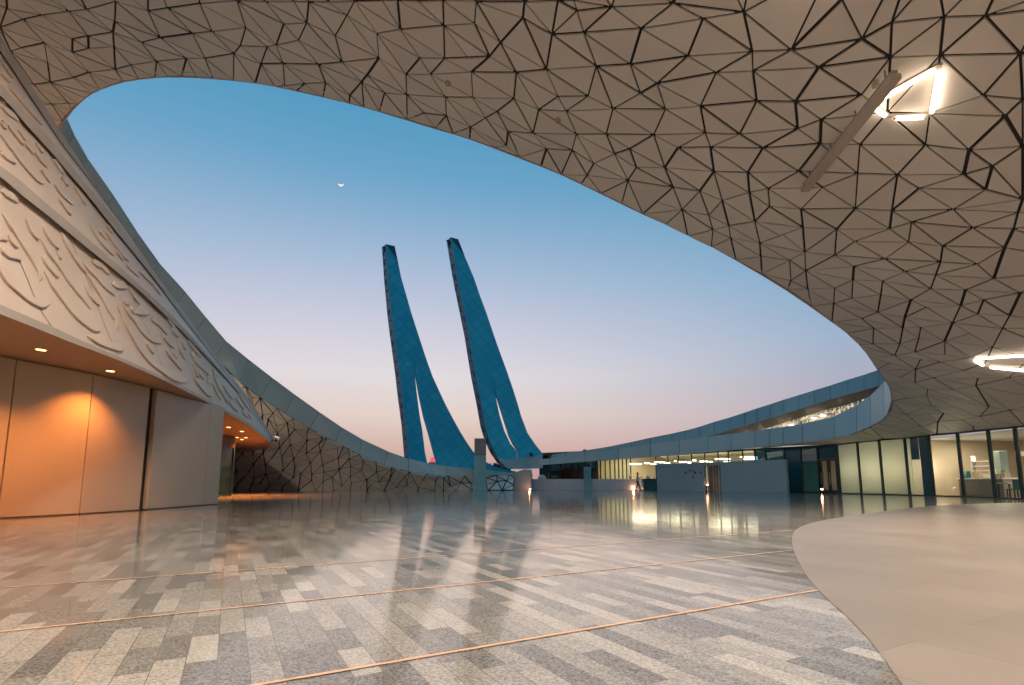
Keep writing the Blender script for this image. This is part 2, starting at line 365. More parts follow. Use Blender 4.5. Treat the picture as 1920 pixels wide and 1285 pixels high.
TW = tps_fit(ctrl)
def zs(x, y):
    d = np.hypot(ctrl[:, 0]-x, ctrl[:, 1]-y); return float((d*d*np.log(d+1e-12)) @ TW[:-3]+TW[-3]+TW[-2]*x+TW[-1]*y)
def hit(px, py):
    d = ray(px, py); lo = None; prev = 2.0
    for Y in np.arange(2.0, 45, .5):
        p = Vector((0, 0, CAMH))+d*(Y/d.y)
        if p.z > zs(p.x, p.y): lo = prev; hi = Y; break
        prev = Y
    if lo is None: return None
    for _ in range(24):
        m_ = (lo+hi)/2; p = Vector((0, 0, CAMH))+d*(m_/d.y)
        if p.z > zs(p.x, p.y): hi = m_
        else: lo = m_
    return p
# panel corners traced off the photograph (window origin, scale, points), dropped on the roof surface
NODES = [
 (0,0,.3347,"0,150 238,85 388,52 487,42 495,195 407,210 405,290 497,270 500,400 635,170 645,110 650,0 640,260 648,378 250,240 117,270 283,455 290,575 190,470 415,425 485,510 735,360 795,228 900,210 878,340 830,62 940,40 1120,15 1080,182 1190,168 1045,328 1150,320 1330,0 130,100 60,285 40,40 385,580 268,350"),
 (400,0,.2604,"0,225 235,200 510,165 675,160 455,310 615,290 880,250 965,110 1020,10 170,0 585,0 1350,195 1180,230 195,325 150,380 345,460 505,450 760,455 930,435 1195,420 1490,410 515,605 660,600 810,595 1070,590 1110,535 1390,525 1235,670 1395,680 985,680 1520,805 390,340 690,0 830,0 1220,0 1330,0 1480,0 380,0"),
 (800,0,.3125,"105,150 290,140 580,105 755,205 905,60 1115,40 945,190 1290,155 1660,100 1905,75 1480,0 1570,335 1225,380 1020,390 720,405 540,430 445,255 380,330 270,435 110,345 25,440 115,575 280,580 525,580 790,575 970,570 1285,555 1385,485 1740,435 1645,630 1435,645 1120,655 675,660 840,660 425,660 355,700 120,685 265,765 490,790 640,790 900,797 1080,800 1365,805 1675,795 1880,790 480,875 720,885 875,900 1130,920 1220,880 1510,885 1705,885 1005,975 965,1050 1260,998 1430,1005 1725,1025 1210,1080 1480,1115 1640,1135 1775,1200 1535,1260 100,0 300,0 590,0 790,0 885,0"),
 (1400,40,.2802,"40,190 300,170 775,120 975,10 485,300 45,330 965,245 770,495 330,535 70,535 500,640 345,720 495,815 110,840 350,1000 10,1010 760,820 745,1010 1300,225 1835,215 1585,480 1230,620 945,610 1200,830 1490,840 1730,620 1010,1010 1155,1100 1645,950 1600,1110 1455,1010 510,1105 145,1105 20,1140 155,1225 365,1245 730,1255 1385,1255 1820,1280 975,1265 1850,1190 1325,-30 1600,-60 1850,520 1850,830"),
 (1200,400,.375,"345,8 215,0 365,75 445,60 455,120 575,30 600,145 815,60 985,75 1060,0 825,185 750,235 830,285 605,215 975,200 1075,130 1250,75 1360,45 1345,145 1515,155 1565,0 1665,65 1870,65 1825,165 1225,220 1070,255 1065,325 1215,340 1325,280 1505,245 1480,300 1690,255 1770,315 1905,400 975,370 1060,415 1205,400 1190,490 970,450 840,380 755,330 1355,425 1455,375 1435,470 1630,385 1605,455 1720,435 1690,500 1850,510 1565,545 1525,640 1405,565 1395,615 1325,515 1315,570 1170,575 1110,525 1165,645 1300,645 1275,710 1375,690 1815,575 1765,665 1655,715 1725,750 1505,740 1465,815 1380,775 1570,880 1620,785 1845,815 1520,1000 1690,820 1680,855 1745,960 1440,875 1435,910 1375,840 1350,920 1330,1000 1490,1040 1610,1030 1700,1010 1665,1065 1850,985 1405,1060 1460,960"),
]
npx = []
for ox, oy, s, txt in NODES:
    for q in txt.split():
        a, b = q.split(','); P = (ox+float(a)*s, oy+float(b)*s)
        if all(math.hypot(P[0]-k[0], P[1]-k[1]) > 11 for k in npx): npx.append(P)
nodes = []
ebot = spline(near3, 2) + spline(right3, 2)[0:]           # bottom edge of the opening, near and right part
inner_loop = [(p.x, p.y) for p in ebot[:len(ebot)-8]]
outer = [(g_[0], g_[1]) for g_ in GLZ] + [(-34, -14), (-34, 38)]
left_in = [(p.x, p.y) for p in fb3[1:9]]
loop = inner_loop + outer + left_in[::-1]
for P in npx:
    h = hit(*P)
    if h is not None and inside((h.x, h.y), loop): nodes.append((h.x, h.y))
k = 0
for iy, y in enumerate(np.arange(-13, 40, 1.9)):          # and the same pattern carried on where the photograph stops
    for x in np.arange(-33, 25, 2.15):
        q = (x+(iy % 2)*1.07+rnd.uniform(-.5, .5), y+rnd.uniform(-.45, .45))
        if not inside(q, loop): continue
        pp = proj((q[0], q[1], zs(*q)))
        if pp and -10 < pp[0] < 1930 and 0 < pp[1] < 840: continue
        if min(math.hypot(q[0]-a, q[1]-b) for a, b in nodes) > 1.0: nodes.append(q)
nodes = [n for n in nodes if min(math.hypot(n[0]-a, n[1]-b) for a, b in loop) > .22]
verts = [Vector(p) for p in loop] + [Vector(p) for p in nodes]
nl = len(loop); edges = [(i, (i+1) % nl) for i in range(nl)]
cv, ce, cf, _, _, _ = geometry.delaunay_2d_cdt(verts, edges, [], 0, 1e-4)
jit = {}
def V3(i):
    if i not in jit:
        p = cv[i]; jit[i] = Vector((p.x, p.y, zs(p.x, p.y)+(rnd.uniform(-.05, .05) if i >= nl else 0)))
    return jit[i]
def inset_tri(P, w):
    """offset each side of a flat triangle inward by its own amount"""
    n = (P[1]-P[0]).cross(P[2]-P[0])
    if n.length < 1e-6: return None
    n.normalize(); L = [(P[(i+1) % 3]-P[i]).length for i in range(3)]; area = (P[1]-P[0]).cross(P[2]-P[0]).length/2
    h = [2*area/l for l in L]; bc = []
    t = [w[i]/h[i] for i in range(3)]
    if sum(t) > .8: return None
    out = []
    for k in range(3):                       # corner k keeps clear of sides k and k-1
        lam = [0, 0, 0]; lam[(k+2) % 3] = t[k]; lam[(k+1) % 3] = t[(k+2) % 3]; lam[k] = 1-lam[(k+1) % 3]-lam[(k+2) % 3]
        out.append(P[0]*lam[0]+P[1]*lam[1]+P[2]*lam[2])
    return out
ew = {}
def ewid(i, j, choices):
    k = (min(i, j), max(i, j))
    if k not in ew: ew[k] = rnd.choice(choices)
    return ew[k]
def lattice(tris, V, choices, drop, down, keybase=0, cut=.85, thin=.022):
    pan = MB(); back = MB(); work = []
    for t in tris:
        P = [V(i) for i in t]
        w = [ewid((keybase, t[i]), (keybase, t[(i+1) % 3]), choices) for i in range(3)]
        A = (P[1]-P[0]).cross(P[2]-P[0]).length/2
        k = max(range(3), key=lambda i: (P[(i+1) % 3]-P[i]).length)
        if A > cut and rnd.random() < .58:
            m = P[k].lerp(P[(k+1) % 3], rnd.uniform(.38, .62)); o = P[(k+2) % 3]
            work += [([P[k], m, o], [w[k], thin, w[(k+2) % 3]]), ([m, P[(k+1) % 3], o], [w[k], w[(k+1) % 3], thin])]
        else: work.append((P, w))
    for P, w in work:
        n = (P[1]-P[0]).cross(P[2]-P[0])
        if n.length < 1e-5: continue
        n.normalize()
        if n.dot(down) < 0: n = -n
        back.poly(P)
        Q = inset_tri(P, w) or inset_tri(P, [.012]*3)
        if not Q: continue
        A = [q+n*drop for q in Q]; i = len(pan.v); pan.v += [tuple(a) for a in A]+[tuple(q+n*.004) for q in Q]
        pan.f += [(i, i+1, i+2)]+[(i+k, i+3+k, i+3+(k+1) % 3, i+(k+1) % 3) for k in range(3)]
    return pan, back
tris = []
for f in cf:
    c = sum((cv[i] for i in f), Vector((0, 0)))/3
    if inside((c.x, c.y), loop): tris.append(tuple(f))
canopy = empty('roof_canopy', (0, 30, 0), 'vast beige roof canopy of triangular panels curving over the court around the open sky', 'canopy')
pan, back = lattice(tris, V3, (.022, .025, .028, .031, .035, .042), .045, Vector((0, 0, -1)))
pan.build('ceiling_panels', M['panel'], canopy); back.build('ceiling_backing', M['joint'], canopy)
# left flank, where the shell comes down to the floor behind the hall
NB = 9
fbs = spline(fb3[6:], 3); fl = []
for i, p in enumerate(fbs):
    t = i/(len(fbs)-1); q0 = proj(p)[0]; x = interp([(300,-30.5),(430,-28.6),(560,-21.6),(700,-13.9),(830,-6.9),(970,.4)], q0); fl.append(Vector((x, 51.6+1.6*max(0, t-.5), 0)))
rows = []
for a, b in zip(fbs, fl):
    r_ = []
    for k in range(NB+1):
        t = k/NB; p = a.lerp(b, t); out = (Vector((p.x, p.y, 0))-Vector((-2, 30, 0))).normalized()
        p = p+out*(math.sin(t*math.pi)*.06*a.z); r_.append(p)
    rows.append(r_)
fv = [p for r_ in rows for p in r_]; ff = []
for i in range(len(rows)-1):
    for k in range(NB): ff.append((i*(NB+1)+k, i*(NB+1)+k+1, (i+1)*(NB+1)+k+1, (i+1)*(NB+1)+k))
bvh = BVHTree.FromPolygons(fv, ff)
WN = [(400,700,.1875,"400,350 390,235 495,415 630,520 600,395 740,490 550,455 645,600 760,625 665,740 770,710 685,830 815,560 940,665 935,590 855,785 805,850 975,890 1070,780 1060,700 1095,910 1105,985 1240,745 1100,640 1360,770 1360,855 1250,850 1260,960 1375,930 1370,1030 1505,880 1480,965 1635,985 1535,1060 1700,1030 1815,960 1655,1085 1760,1065 1920,1025 1830,1140 1570,1115 1380,1100 1285,1130 1100,1080 1190,1040 985,1070 985,1010 875,1000 805,1040 815,940 700,970 695,1135 650,1060 530,1010 470,1100 410,1045 390,1110 355,985 310,1030 235,965 230,870 240,1110 400,910 390,820 500,790 520,920 580,850 290,800 930,800 560,1125 150,1090 100,1000 120,900 60,1110 20,980 0,860 150,780 60,700"),
      (700,780,.1875,"50,655 110,605 335,605 335,690 450,710 500,635 620,650 700,610 770,700 875,665 970,670 1240,655 1130,620 1050,700 1330,650 1130,690 1400,690")]
wpx = []
for ox, oy, s, txt in WN:
    for q in txt.split():
        a, b = q.split(','); P = (ox+float(a)*s, oy+float(b)*s)
        if all(math.hypot(P[0]-k[0], P[1]-k[1]) > 6 for k in wpx): wpx.append(P)
bd = [proj(r_[0]) for r_ in rows[::2]]; bd += [proj(rows[-1][k]) for k in range(2, NB, 4)]; bd += [proj(r_[-1]) for r_ in rows[::-2]]; bd += [proj(rows[0][k]) for k in range(NB-2, 1, -3)]
bd3 = [r_[0] for r_ in rows[::2]] + [rows[-1][k] for k in range(2, NB, 4)] + [r_[-1] for r_ in rows[::-2]] + [rows[0][k] for k in range(NB-2, 1, -3)]
w2 = [Vector(b) for b in bd]; w3 = list(bd3)
for P in wpx:
    if not inside(P, bd) or min(math.hypot(P[0]-b[0], P[1]-b[1]) for b in bd) < 4: continue
    h = bvh.ray_cast(Vector((0, 0, CAMH)), ray(*P).normalized())
    if h[0] is not None: w2.append(Vector(P)); w3.append(h[0])
cv2, _, cf2, ov, _, _ = geometry.delaunay_2d_cdt(w2, [(i, (i+1) % len(bd)) for i in range(len(bd))], [], 0, 1e-3)
t2 = [tuple(f) for f in cf2 if inside(tuple(sum((cv2[i] for i in f), Vector((0, 0)))/3), bd)]
src = [o[0] if o else 0 for o in ov]
pan, back = lattice(t2, lambda i: w3[src[i]], (.034, .042, .05, .06), .08, Vector((.2, -1, 0)), 1, 1.0, .036)
pan.build('flank_panels', M['wallpanel'], canopy); back.build('flank_backing', M['joint'], canopy)
# fascia of the left flank: one panel per traced joint
fm = MB(); gapm = MB()
def strip_panels(mb, top, bot, gap, thick, out):
    for i in range(len(top)-1):
        a, b, c, d = top[i], top[i+1], bot[i+1], bot[i]; L = max((b-a).length, .3); g_ = gap/L
        P = [a.lerp(b, g_), b.lerp(a, g_), c.lerp(d, g_), d.lerp(c, g_)]
        mb.prism(P, out*thick)
for i in range(len(ft3)-1):
    c = (ft3[i]+ft3[i+1])/2; out = (Vector((c.x, c.y, 0))-Vector((0, 34, 0))).normalized()
    strip_panels(fm, ft3[i:i+2], fb3[i:i+2], .022, .25, out)
    strip_panels(gapm, [p+out*.06 for p in ft3[i:i+2]], [p+out*.06 for p in fb3[i:i+2]], 0, .15, out)
gapm.build('fascia_backing', M['joint'], canopy); gapm = MB()
fm.build('fascia', M['fascia'], canopy); fm = MB()
# right flank fascia
RT = [(1658.5,713.5,29.4),(1637,737.5,31.6),(1603,762.7,33.9),(1563,782,36),(1505,795,38),(1443,804,40),(1416,808,40.8),(1372,813.5,42),(1328,819,43.4),(1274,826,45),(1220,833,46.6),(1160,842,48.4),(1097,850,50),(1031,860,51.4)]
RB = [(1672,752,28.2),(1670,768,29.3),(1657,786,30.4),(1632,800,32),(1606,811.5,33.2),(1564,822,34.9),(1505,830,37),(1469,834,38.4),(1443,837,39.4),(1416,839.5,40.2),(1372,843.7,41.6),(1328,848,43),(1274,852.5,44.7),(1220,856.8,46.4),(1160,861.3,48.2),(1097,865.8,49.8),(1031,871,51.3)]
RT = [(1676,690,27.6),(1667,700,28.5)]+RT[:1]+[(1637,737.5,31)]+[(1616,754,32.6),(1603,762.7,33.4)]+RT[3:]
rb3 = [at(*p) for p in RB]; rt3 = []
for (x, y, Y) in RB:
    q = at(x, y, Y)
    # wall stands plumb above its lower edge; its top follows the traced upper edge
    yt = interp(sorted([(p[0], p[1]) for p in RT]), x) if x < 1655 else 712-(x-1655)*1.2
    rt3.append(at(x, yt, Y))
RTT = [(1672,706),(1670,709),(1657,717),(1632,742),(1606,760),(1564,781.5),(1505,795),(1469,800.5),(1443,804),(1416,808),(1372,813.5),(1328,819),(1274,826),(1220,833),(1160,842),(1097,850),(1031,860)]
rt3 = [at(x, y, p[2]) for (x, y), p in zip(RTT, RB)]
nn3 = spline(near3, 2)
pre = [nn3[-5], nn3[-3]]; rb3 = pre+rb3
rt3 = [pre[0]+Vector((.75, -.25, 1.5)), pre[1]+Vector((.45, -.1, 1.5))]+rt3
rb3.append(at(1012, 872.5, 51.9)); rt3.append(at(1012, 861.5, 51.9))
for i in range(len(rb3)-1):
    c = (rb3[i]+rb3[i+1])/2; out = (Vector((c.x, c.y, 0))-Vector((0, 34, 0))).normalized()
    strip_panels(fm, rt3[i:i+2], rb3[i:i+2], .02, .25, out)
    strip_panels(gapm, [p+out*.06 for p in rt3[i:i+2]], [p+out*.06 for p in rb3[i:i+2]], 0, .15, out)
gapm.build('fascia_backing', M['joint'], canopy)
fm.build('fascia', M['fascia'], canopy); fm = MB()
# near side of the opening: the same fascia seen edge-on from below, plus the thin trim line
for i in range(6, len(nn3)-5):
    a, b = nn3[i], nn3[i+1]; c = (a+b)/2; out = (Vector((c.x, c.y, 0))-Vector((0, 34, 0))).normalized(); up = Vector((0, 0, 1.5))
    strip_panels(fm, [a+up+out*.9, b+up+out*.9], [a+Vector((0, 0, .02))+out*.03, b+Vector((0, 0, .02))+out*.03], .01, .22, out)
fm.build('fascia', M['fascia'], canopy); tr = MB(); tr.tube(nn3+spline(right3[:4], 2)[1:], .05, 6); tr.build('edge_trim', M['trim'], canopy)
# roof deck, seen only from outside: closes the shell above the panels
rd = MB()
for t in tris:
    if any(i < len(inner_loop) for i in t): continue
    P = [V3(i)+Vector((0, 0, .7 if i < nl else 1.3)) for i in t]; rd.poly(P)
rd.build('roof_deck', M['fascia'], canopy)

# ================================================================== UPPER ROOF behind the right flank
UT = [(1700,676,47),(1648,693.5,47),(1620,703,47),(1590,712,47),(1557,723,47.1),(1527,732,47.3),(1498,741,47.5),(1470,749.5,47.8),(1445,758,48),(1419,766,48.2),(1396,774,48.5),(1368.5,783,48.9),(1340,791,49.4),(1313,800,49.9),(1285,807.5,50.4),(1260,813,50.9),(1220,821,51.5),(1184,829,52.1),(1140,838,52.8),(1096.6,845,53.5),(1060,849.5,54),(1031,852.5,54.5)]
UB = [(1700,706),(1648,724),(1620,732),(1590,739.5),(1557,749),(1527,759),(1498,768),(1470,776.5),(1445,784.5),(1419,792),(1396,799),(1368.5,807),(1340,815.5),(1313,822),(1285,828),(1260,832),(1220,837.5),(1184,843),(1140,849.5),(1096.6,856),(1060,860),(1031,863)]
ut3 = [at(*p) for p in UT]; ub3 = [at(x, y, p[2]) for (x, y), p in zip(UB, UT)]
upper = empty('upper_roof', (25, 50, 0), 'long grey upper roof edge rising to the right above the glittering clerestory', 'roof')
um = MB(); strip_panels(um, ut3, ub3, .02, .3, Vector((.1, 1, 0))); um.build('roof_edge', M['fascia'], upper)
ug = MB(); strip_panels(ug, [p+Vector((0, .08, 0)) for p in ut3], [p+Vector((0, .08, 0)) for p in ub3], 0, .1, Vector((0, 1, 0))); ug.build('edge_backing', M['joint'], upper)
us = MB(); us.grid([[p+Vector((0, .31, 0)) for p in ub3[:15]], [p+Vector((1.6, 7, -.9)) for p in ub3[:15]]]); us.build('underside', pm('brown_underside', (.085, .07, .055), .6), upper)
ur = MB(); ur.grid([[p+Vector((0, .32, -.02)) for p in ut3], [p+Vector((6, 14, .6)) for p in ut3]]); ur.build('roof_top', M['fascia'], upper)
# clerestory lattice under it, lit from within
cl = MB(); clb = MB()
b0 = [p+Vector((1.0, 5.2, -.66)) for p in ub3[:14]]
for i in range(13):
    for k in range(6):
        for s_ in range(6):
            ta, tb = s_/6, (s_+1)/6; za, zb = -.4*k, -.4*(k+1)
            P = [b0[i].lerp(b0[i+1], ta)+Vector((0, 0, za)), b0[i].lerp(b0[i+1], tb)+Vector((0, 0, za)), b0[i].lerp(b0[i+1], tb)+Vector((0, 0, zb)), b0[i].lerp(b0[i+1], ta)+Vector((0, 0, zb))]
            c = sum(P, Vector())/4+Vector((rnd.uniform(-.1, .1), rnd.uniform(-.10, .10), rnd.uniform(-.1, .1)))
            for j in range(4):
                Q = inset_tri([P[j], P[(j+1) % 4], c], [rnd.choice((.006, .012, .02, .045)) for _ in range(3)])
                if Q and rnd.random() < .82: cl.prism(Q, (0, .05, 0))
cl.build('lattice_screen', M['panel'], upper)
clb.grid([[p+Vector((.05, .45, .2)) for p in b0], [p+Vector((.05, .45, -4)) for p in b0]]); clb.build('lit_pane', M['latlamp'], upper)
for k, i in enumerate((2, 4, 6, 9)):
    lamp('clerestory_lamp', 'POINT', b0[i]+Vector((-.6, -1.6, -.8)), 4, ROOMC, upper, shadow_soft_size=.15)
lb = MB()
for i, tt in ((3, .2), (3, .75), (5, .3), (5, .8), (7, .4), (8, .5)):
    c = b0[i].lerp(b0[i+1], tt)+Vector((-.1, -.25, -.6)); lb.tube([c-Vector((.22, 0, 0)), c+Vector((.22, 0, 0))], .06)
lb.build('light_bar', M['tube'], upper)
for x, y in ((1031, 851), (1096, 844.5)):
    p = at(x, y, 54); o = empty('roof_beacon', p-Vector((0, 0, .25)), 'small dark lamp on the roof edge '+('beside the right tower foot' if x < 1050 else 'farther right of the tower foot'), 'roof lamp', 'small lamps on the roof edge')
    b = MB(); b.box(p-Vector((0, 0, .1)), (.34, .3, .36)); b.build('lamp_body', M['black'], o, bevel=.04)
    b = MB(); b.box(p-Vector((0, 0, .4)), (.12, .12, .3)); b.build('bracket', M['black'], o)

# ================================================================== PRAYER HALL on the left, stepped bands of raised calligraphy
ZS = 3.62
LIPB = [(-420,430),(-200,508),(0,589),(64,614),(128,640),(219,674),(309,714),(379,749),(420,772),(467,798),(496,822),(507,830)]
lip3 = [atz(x, y, ZS) for x, y in LIPB]
back3 = [atz(x, y, ZS) for x, y in ((506.5,834.5),(503,838),(498,841),(487,843.6),(475,845.8),(460,847.4),(445,848.5))]
YL = [(x, p.y) for (x, y), p in zip(LIPB, lip3)]; YL.append((511, 39.5))
hall = empty('prayer_hall', (-14, 20, 0), 'cream prayer hall with stepped bands of raised calligraphy over an orange-lit recess', 'building')
def bandpt(px, py, o):
    s = max(0.0, min(1.0, (509-px)/150.0))**.7
    return at(px, py, interp(YL, px)*(1+.11*o*s))
LIP1T = [(-420,418),(-200,494),(0,571),(95,612),(222,669),(309,708),(379,743),(420,766),(467,793),(496,817.5),(509,827)]
DA = [(-420,110),(-200,210),(0,331),(17,345),(42,367),(84,400),(126,434),(162,464),(207,500),(265,548),(300,582),(336,616),(390,672),(420,705),(460,752),(509,824)]
L2T = [(-420,100),(-200,195),(0,311),(35,336),(84,379),(134,421),(187,467),(217,493),(275,546),(308,578),(350,620),(398,674),(430,712),(465,755),(509,821)]
DB = [(-420,-110),(-200,30),(0,179),(21,200),(53,239),(63,249),(101,291),(130,326),(160,361),(191,400),(215,431),(253,477),(294,529),(340,592),(400,672),(440,722),(475,770),(509,818.5)]
L3T = [(-420,-120),(-200,20),(0,158),(28,185),(57,220),(98,266),(160,343),(212,406),(240,440),(272,486),(300,528),(345,588),(402,668),(440,716),(475,763),(509,816.5)]
DC = [(-420,-220),(-200,-80),(0,95),(15,116),(48,166.5),(70,200),(95,238),(123,279),(160,326),(205,389),(240,436),(272,485),(301,527),(346,587),(403,667),(440,714.5),(475,761),(509,815.7)]
SIL = [(-420,-270),(-200,-130),(0,67),(20,97),(46,138),(64,171),(84,200),(110,241),(160,318),(190,367),(217,412),(237,442),(272,492),(301,534),(335,578),(362,615),(400,664),(429,709),(461,754),(496,797),(509,815)]
XS = list(range(-420, 509, 12))+[509]
def curve(c, o): return [bandpt(x, interp(c, x), o) for x in XS]
cl1b = [atz(x, interp(LIPB, x) if x < 508 else 830.5, ZS) for x in XS]
c1 = [at(x, interp(LIP1T, x), p.y) for x, p in zip(XS, cl1b)]; c2 = curve(DA, 1.05); c2o = curve(DA, .85); c3 = curve(L2T, .85); c4 = curve(DB, 2.0); c4o = curve(DB, 1.8); c5 = curve(L3T, 1.8); c6 = curve(DC, 2.6); c6o = curve(DC, 2.45); c7 = curve(SIL, 2.45)
# silhouette never below the line under it
for i in range(len(XS)):
    for lo_, hi_ in ((c4o, c5), (c6o, c7)):
        if hi_[i].z < lo_[i].z+.01: hi_[i].z = lo_[i].z+.01
def rows_between(a, b, n=4): return [[p.lerp(q, k/n) for p, q in zip(a, b)] for k in range(n+1)]
bands = []
for nm, a, b in (('calligraphy_band', c1, c2), ('calligraphy_band', c3, c4), ('calligraphy_band', c5, c6)):
    m_ = MB(); m_.grid(rows_between(a, b)); bands.append((m_, m_.build(nm, M['relief'], hall, smooth=True)))
for a, b, bk in ((cl1b, c1, None), (c2o, c3, c2), (c4o, c5, c4), (c6o, c7, c6)):
    m_ = MB(); m_.grid([a, b])
    if bk: m_.grid([bk, a])
    m_.build('ledge', M['lip'], hall)
m_ = MB(); m_.grid([c7, [p+Vector((-6, 4, 1.5)) for p in c7]]); m_.build('roof', M['lip'], hall)
# soffit
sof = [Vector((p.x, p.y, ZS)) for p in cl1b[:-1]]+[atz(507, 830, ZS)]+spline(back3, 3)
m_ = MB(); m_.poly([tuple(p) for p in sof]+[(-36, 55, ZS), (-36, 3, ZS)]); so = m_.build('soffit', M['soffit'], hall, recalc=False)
nl_ = MB(); nb_ = [atz(507, 830, ZS)]+spline(back3, 3); nl_.grid([nb_, [p+Vector((0, 0, .35)) for p in nb_]]); nl_.grid([[p+Vector((0, 0, .35)) for p in nb_], [p+Vector((-6, .5, .6)) for p in nb_]]); nl_.build('rear_face', M['relief'], hall, smooth=True)
sj = MB()
for x, y in ((62, 0), (150, 0)):
    pass
# raised strokes of the calligraphy, traced from the photograph and laid on the bands
ST = [
 (0,220,.1401,1,"0,230 80,350 170,450 250,570 350,690 450,800 520,850 580,880|0,490 60,520 130,560 190,580|70,70 150,180 230,280 305,385|230,170 330,300 430,430 520,560 630,685|470,340 520,420 565,490|550,700 610,800 670,880|710,900 790,1000 880,1090 970,1165|700,560 770,660 840,770|820,800 900,930|780,1090 850,1190 940,1320|0,70 70,170|980,930 1080,1080 1140,1180|300,330 380,420 440,500"),
 (0,220,.1401,0,"0,990 100,1040 230,1120"),
 (0,60,.1401,2,"0,550 50,600 110,640|215,870 330,1000 450,1130 560,1250|20,420 90,520 160,600|120,760 190,830 250,920"),
 (0,60,.1401,1,"0,1000 100,1080 230,1170|30,1180 90,1270|10,900 60,960"),
 (0,380,.1401,0,"20,150 100,270 200,400 300,560 400,710 480,850 520,950 520,1040|350,210 400,330 450,430 500,460|530,480 600,600 690,730 780,840 870,980 980,1130 1090,1270 1207,1435|560,280 620,420 700,540 780,590|550,720 620,820 700,920 780,1000|580,920 675,1085 782,1228 888,1370 992,1496 1110,1602 1242,1692 1342,1713|0,600 60,670 160,700 280,750|800,380 880,550 980,720 1080,860 1142,950|120,440 160,530 220,570|-200,640 -120,780 0,910 100,1060 196,1142 328,1256 443,1328 550,1370 657,1353|760,700 790,715|0,420 60,520|-150,300 -80,420 0,520"),
 (120,420,.14008,0,"240,520 320,600 420,700 520,820 680,970|370,520 480,560 600,680|640,820 820,820|860,840 900,930 1010,1080|270,770 330,930 400,1020 470,1090|780,1050 850,1020|930,1180 1130,1170|280,650 400,830 500,980 600,1160 690,1300 690,1420"),
 (120,420,.14008,1,"330,20 450,200 560,330 660,430|450,80 560,220|520,80 640,240 740,380 860,500|830,560 990,690|680,360 780,490|1000,640 1130,760 1285,960|560,20 640,130"),
 (160,540,.14008,0,"490,200 560,330 650,430 720,540 800,630 900,700 1020,740|420,240 520,470 600,620 700,790 800,920 900,1020 1050,1120 1180,1180 1285,1215|20,650 150,710 280,760 420,800 490,780|880,430 960,470 1090,620|1010,610 1080,700 1190,790|1070,850 1150,930 1270,1080|800,720 850,800 910,870|600,260 660,350|1080,390 1130,480|1150,560 1240,640|1140,840 1200,920"),
 (280,580,.14014,0,"0,680 120,790 260,890 380,940 500,960|220,570 320,680 430,820|160,340 240,430 340,510|580,920 680,1040 760,1120 860,1150|540,590 620,710 740,810 790,900 780,990|560,700 620,850 640,920|640,840 720,920|430,450 480,540|850,800 880,950 960,1130|250,150 330,270 400,360|500,420 580,520 690,640|560,590 600,640|380,520 430,600 470,680|300,560 360,640"),
 (380,660,.14014,0,"0,230 60,270 80,350 60,420|190,410 260,560 340,690|260,450 340,550 400,630|340,650 400,730 470,790|430,610 520,730 600,850|150,260 180,300|120,420 180,540 240,640|470,560 560,690 640,800|520,800 600,860|560,760 640,880"),
]
bvhs = [BVHTree.FromPolygons([Vector(v) for v in m_.v], m_.f) for m_, o in bands]
sm = [MB(), MB(), MB()]
C0 = Vector((0, 0, CAMH))
for ox, oy, s, bi, txt in ST:
    for stroke in txt.split('|'):
        P = [Vector((ox+float(q.split(',')[0])*s, oy+float(q.split(',')[1])*s, 0)) for q in stroke.split()]
        P = spline(P, 5); pts = []
        for p in P:
            h = bvhs[bi].ray_cast(C0, ray(p.x, p.y).normalized())
            if h[0] is not None:
                n = h[1] if h[1].dot(C0-h[0]) > 0 else -h[1]; pts.append((h[0], n))
        if len(pts) < 4: continue
        dep = pts[len(pts)//2][0].y; hw0 = .052+.0026*dep; ht = .040+.0010*dep
        st_ = MB(); i0 = 0; N = len(pts)
        for k, (p, n) in enumerate(pts):
            t = (pts[min(k+1, N-1)][0]-pts[max(k-1, 0)][0]).normalized(); sd = n.cross(t).normalized(); e = min(1, min(k, N-1-k)/(N*.2)+.12)
            hw = hw0*e*(1+.25*math.sin(k/N*math.pi))
            for a, b in ((-1, -.01), (-.97, .86), (-.80, 1), (.80, 1), (.97, .86), (1, -.01)): st_.v.append(tuple(p+sd*(a*hw)+n*(b*ht*min(1, e+.3))))
        for k in range(N-1):
            for j in range(5): st_.f.append((i0+k*6+j, i0+k*6+j+1, i0+(k+1)*6+j+1, i0+(k+1)*6+j))
        for k in (0, N-1): st_.f.append(tuple(i0+k*6+j for j in range(6)))
        st_.build('raised_stroke', M['relief'], bands[bi][1])
# panel joints of the lowest band
for P in (((28,470),(50,522),(72,574),(95,611)), ((128,440),(150,495),(170,540),(200,620),(222,668)), ((236,525),(262,590),(290,650),(309,707)), ((300,585),(345,670),(379,742))):
    pts = []
    for p in spline([Vector((a, b, 0)) for a, b in P], 6):
        h = bvhs[0].ray_cast(C0, ray(p.x, p.y).normalized())
        if h[0] is not None:
            n = h[1] if h[1].dot(C0-h[0]) > 0 else -h[1]; pts.append((h[0], n))
    jm = MB(); i0 = 0
    for k, (p, n) in enumerate(pts):
        t = (pts[min(k+1, len(pts)-1)][0]-pts[max(k-1, 0)][0]).normalized(); sd = n.cross(t).normalized()
        for a in (-.008, .008): jm.v.append(tuple(p+sd*a+n*.006))
    for k in range(len(pts)-1): jm.f.append((i0+2*k, i0+2*k+1, i0+2*k+3, i0+2*k+2))
    jm.build('panel_joint', M['bronze'], bands[0][1])
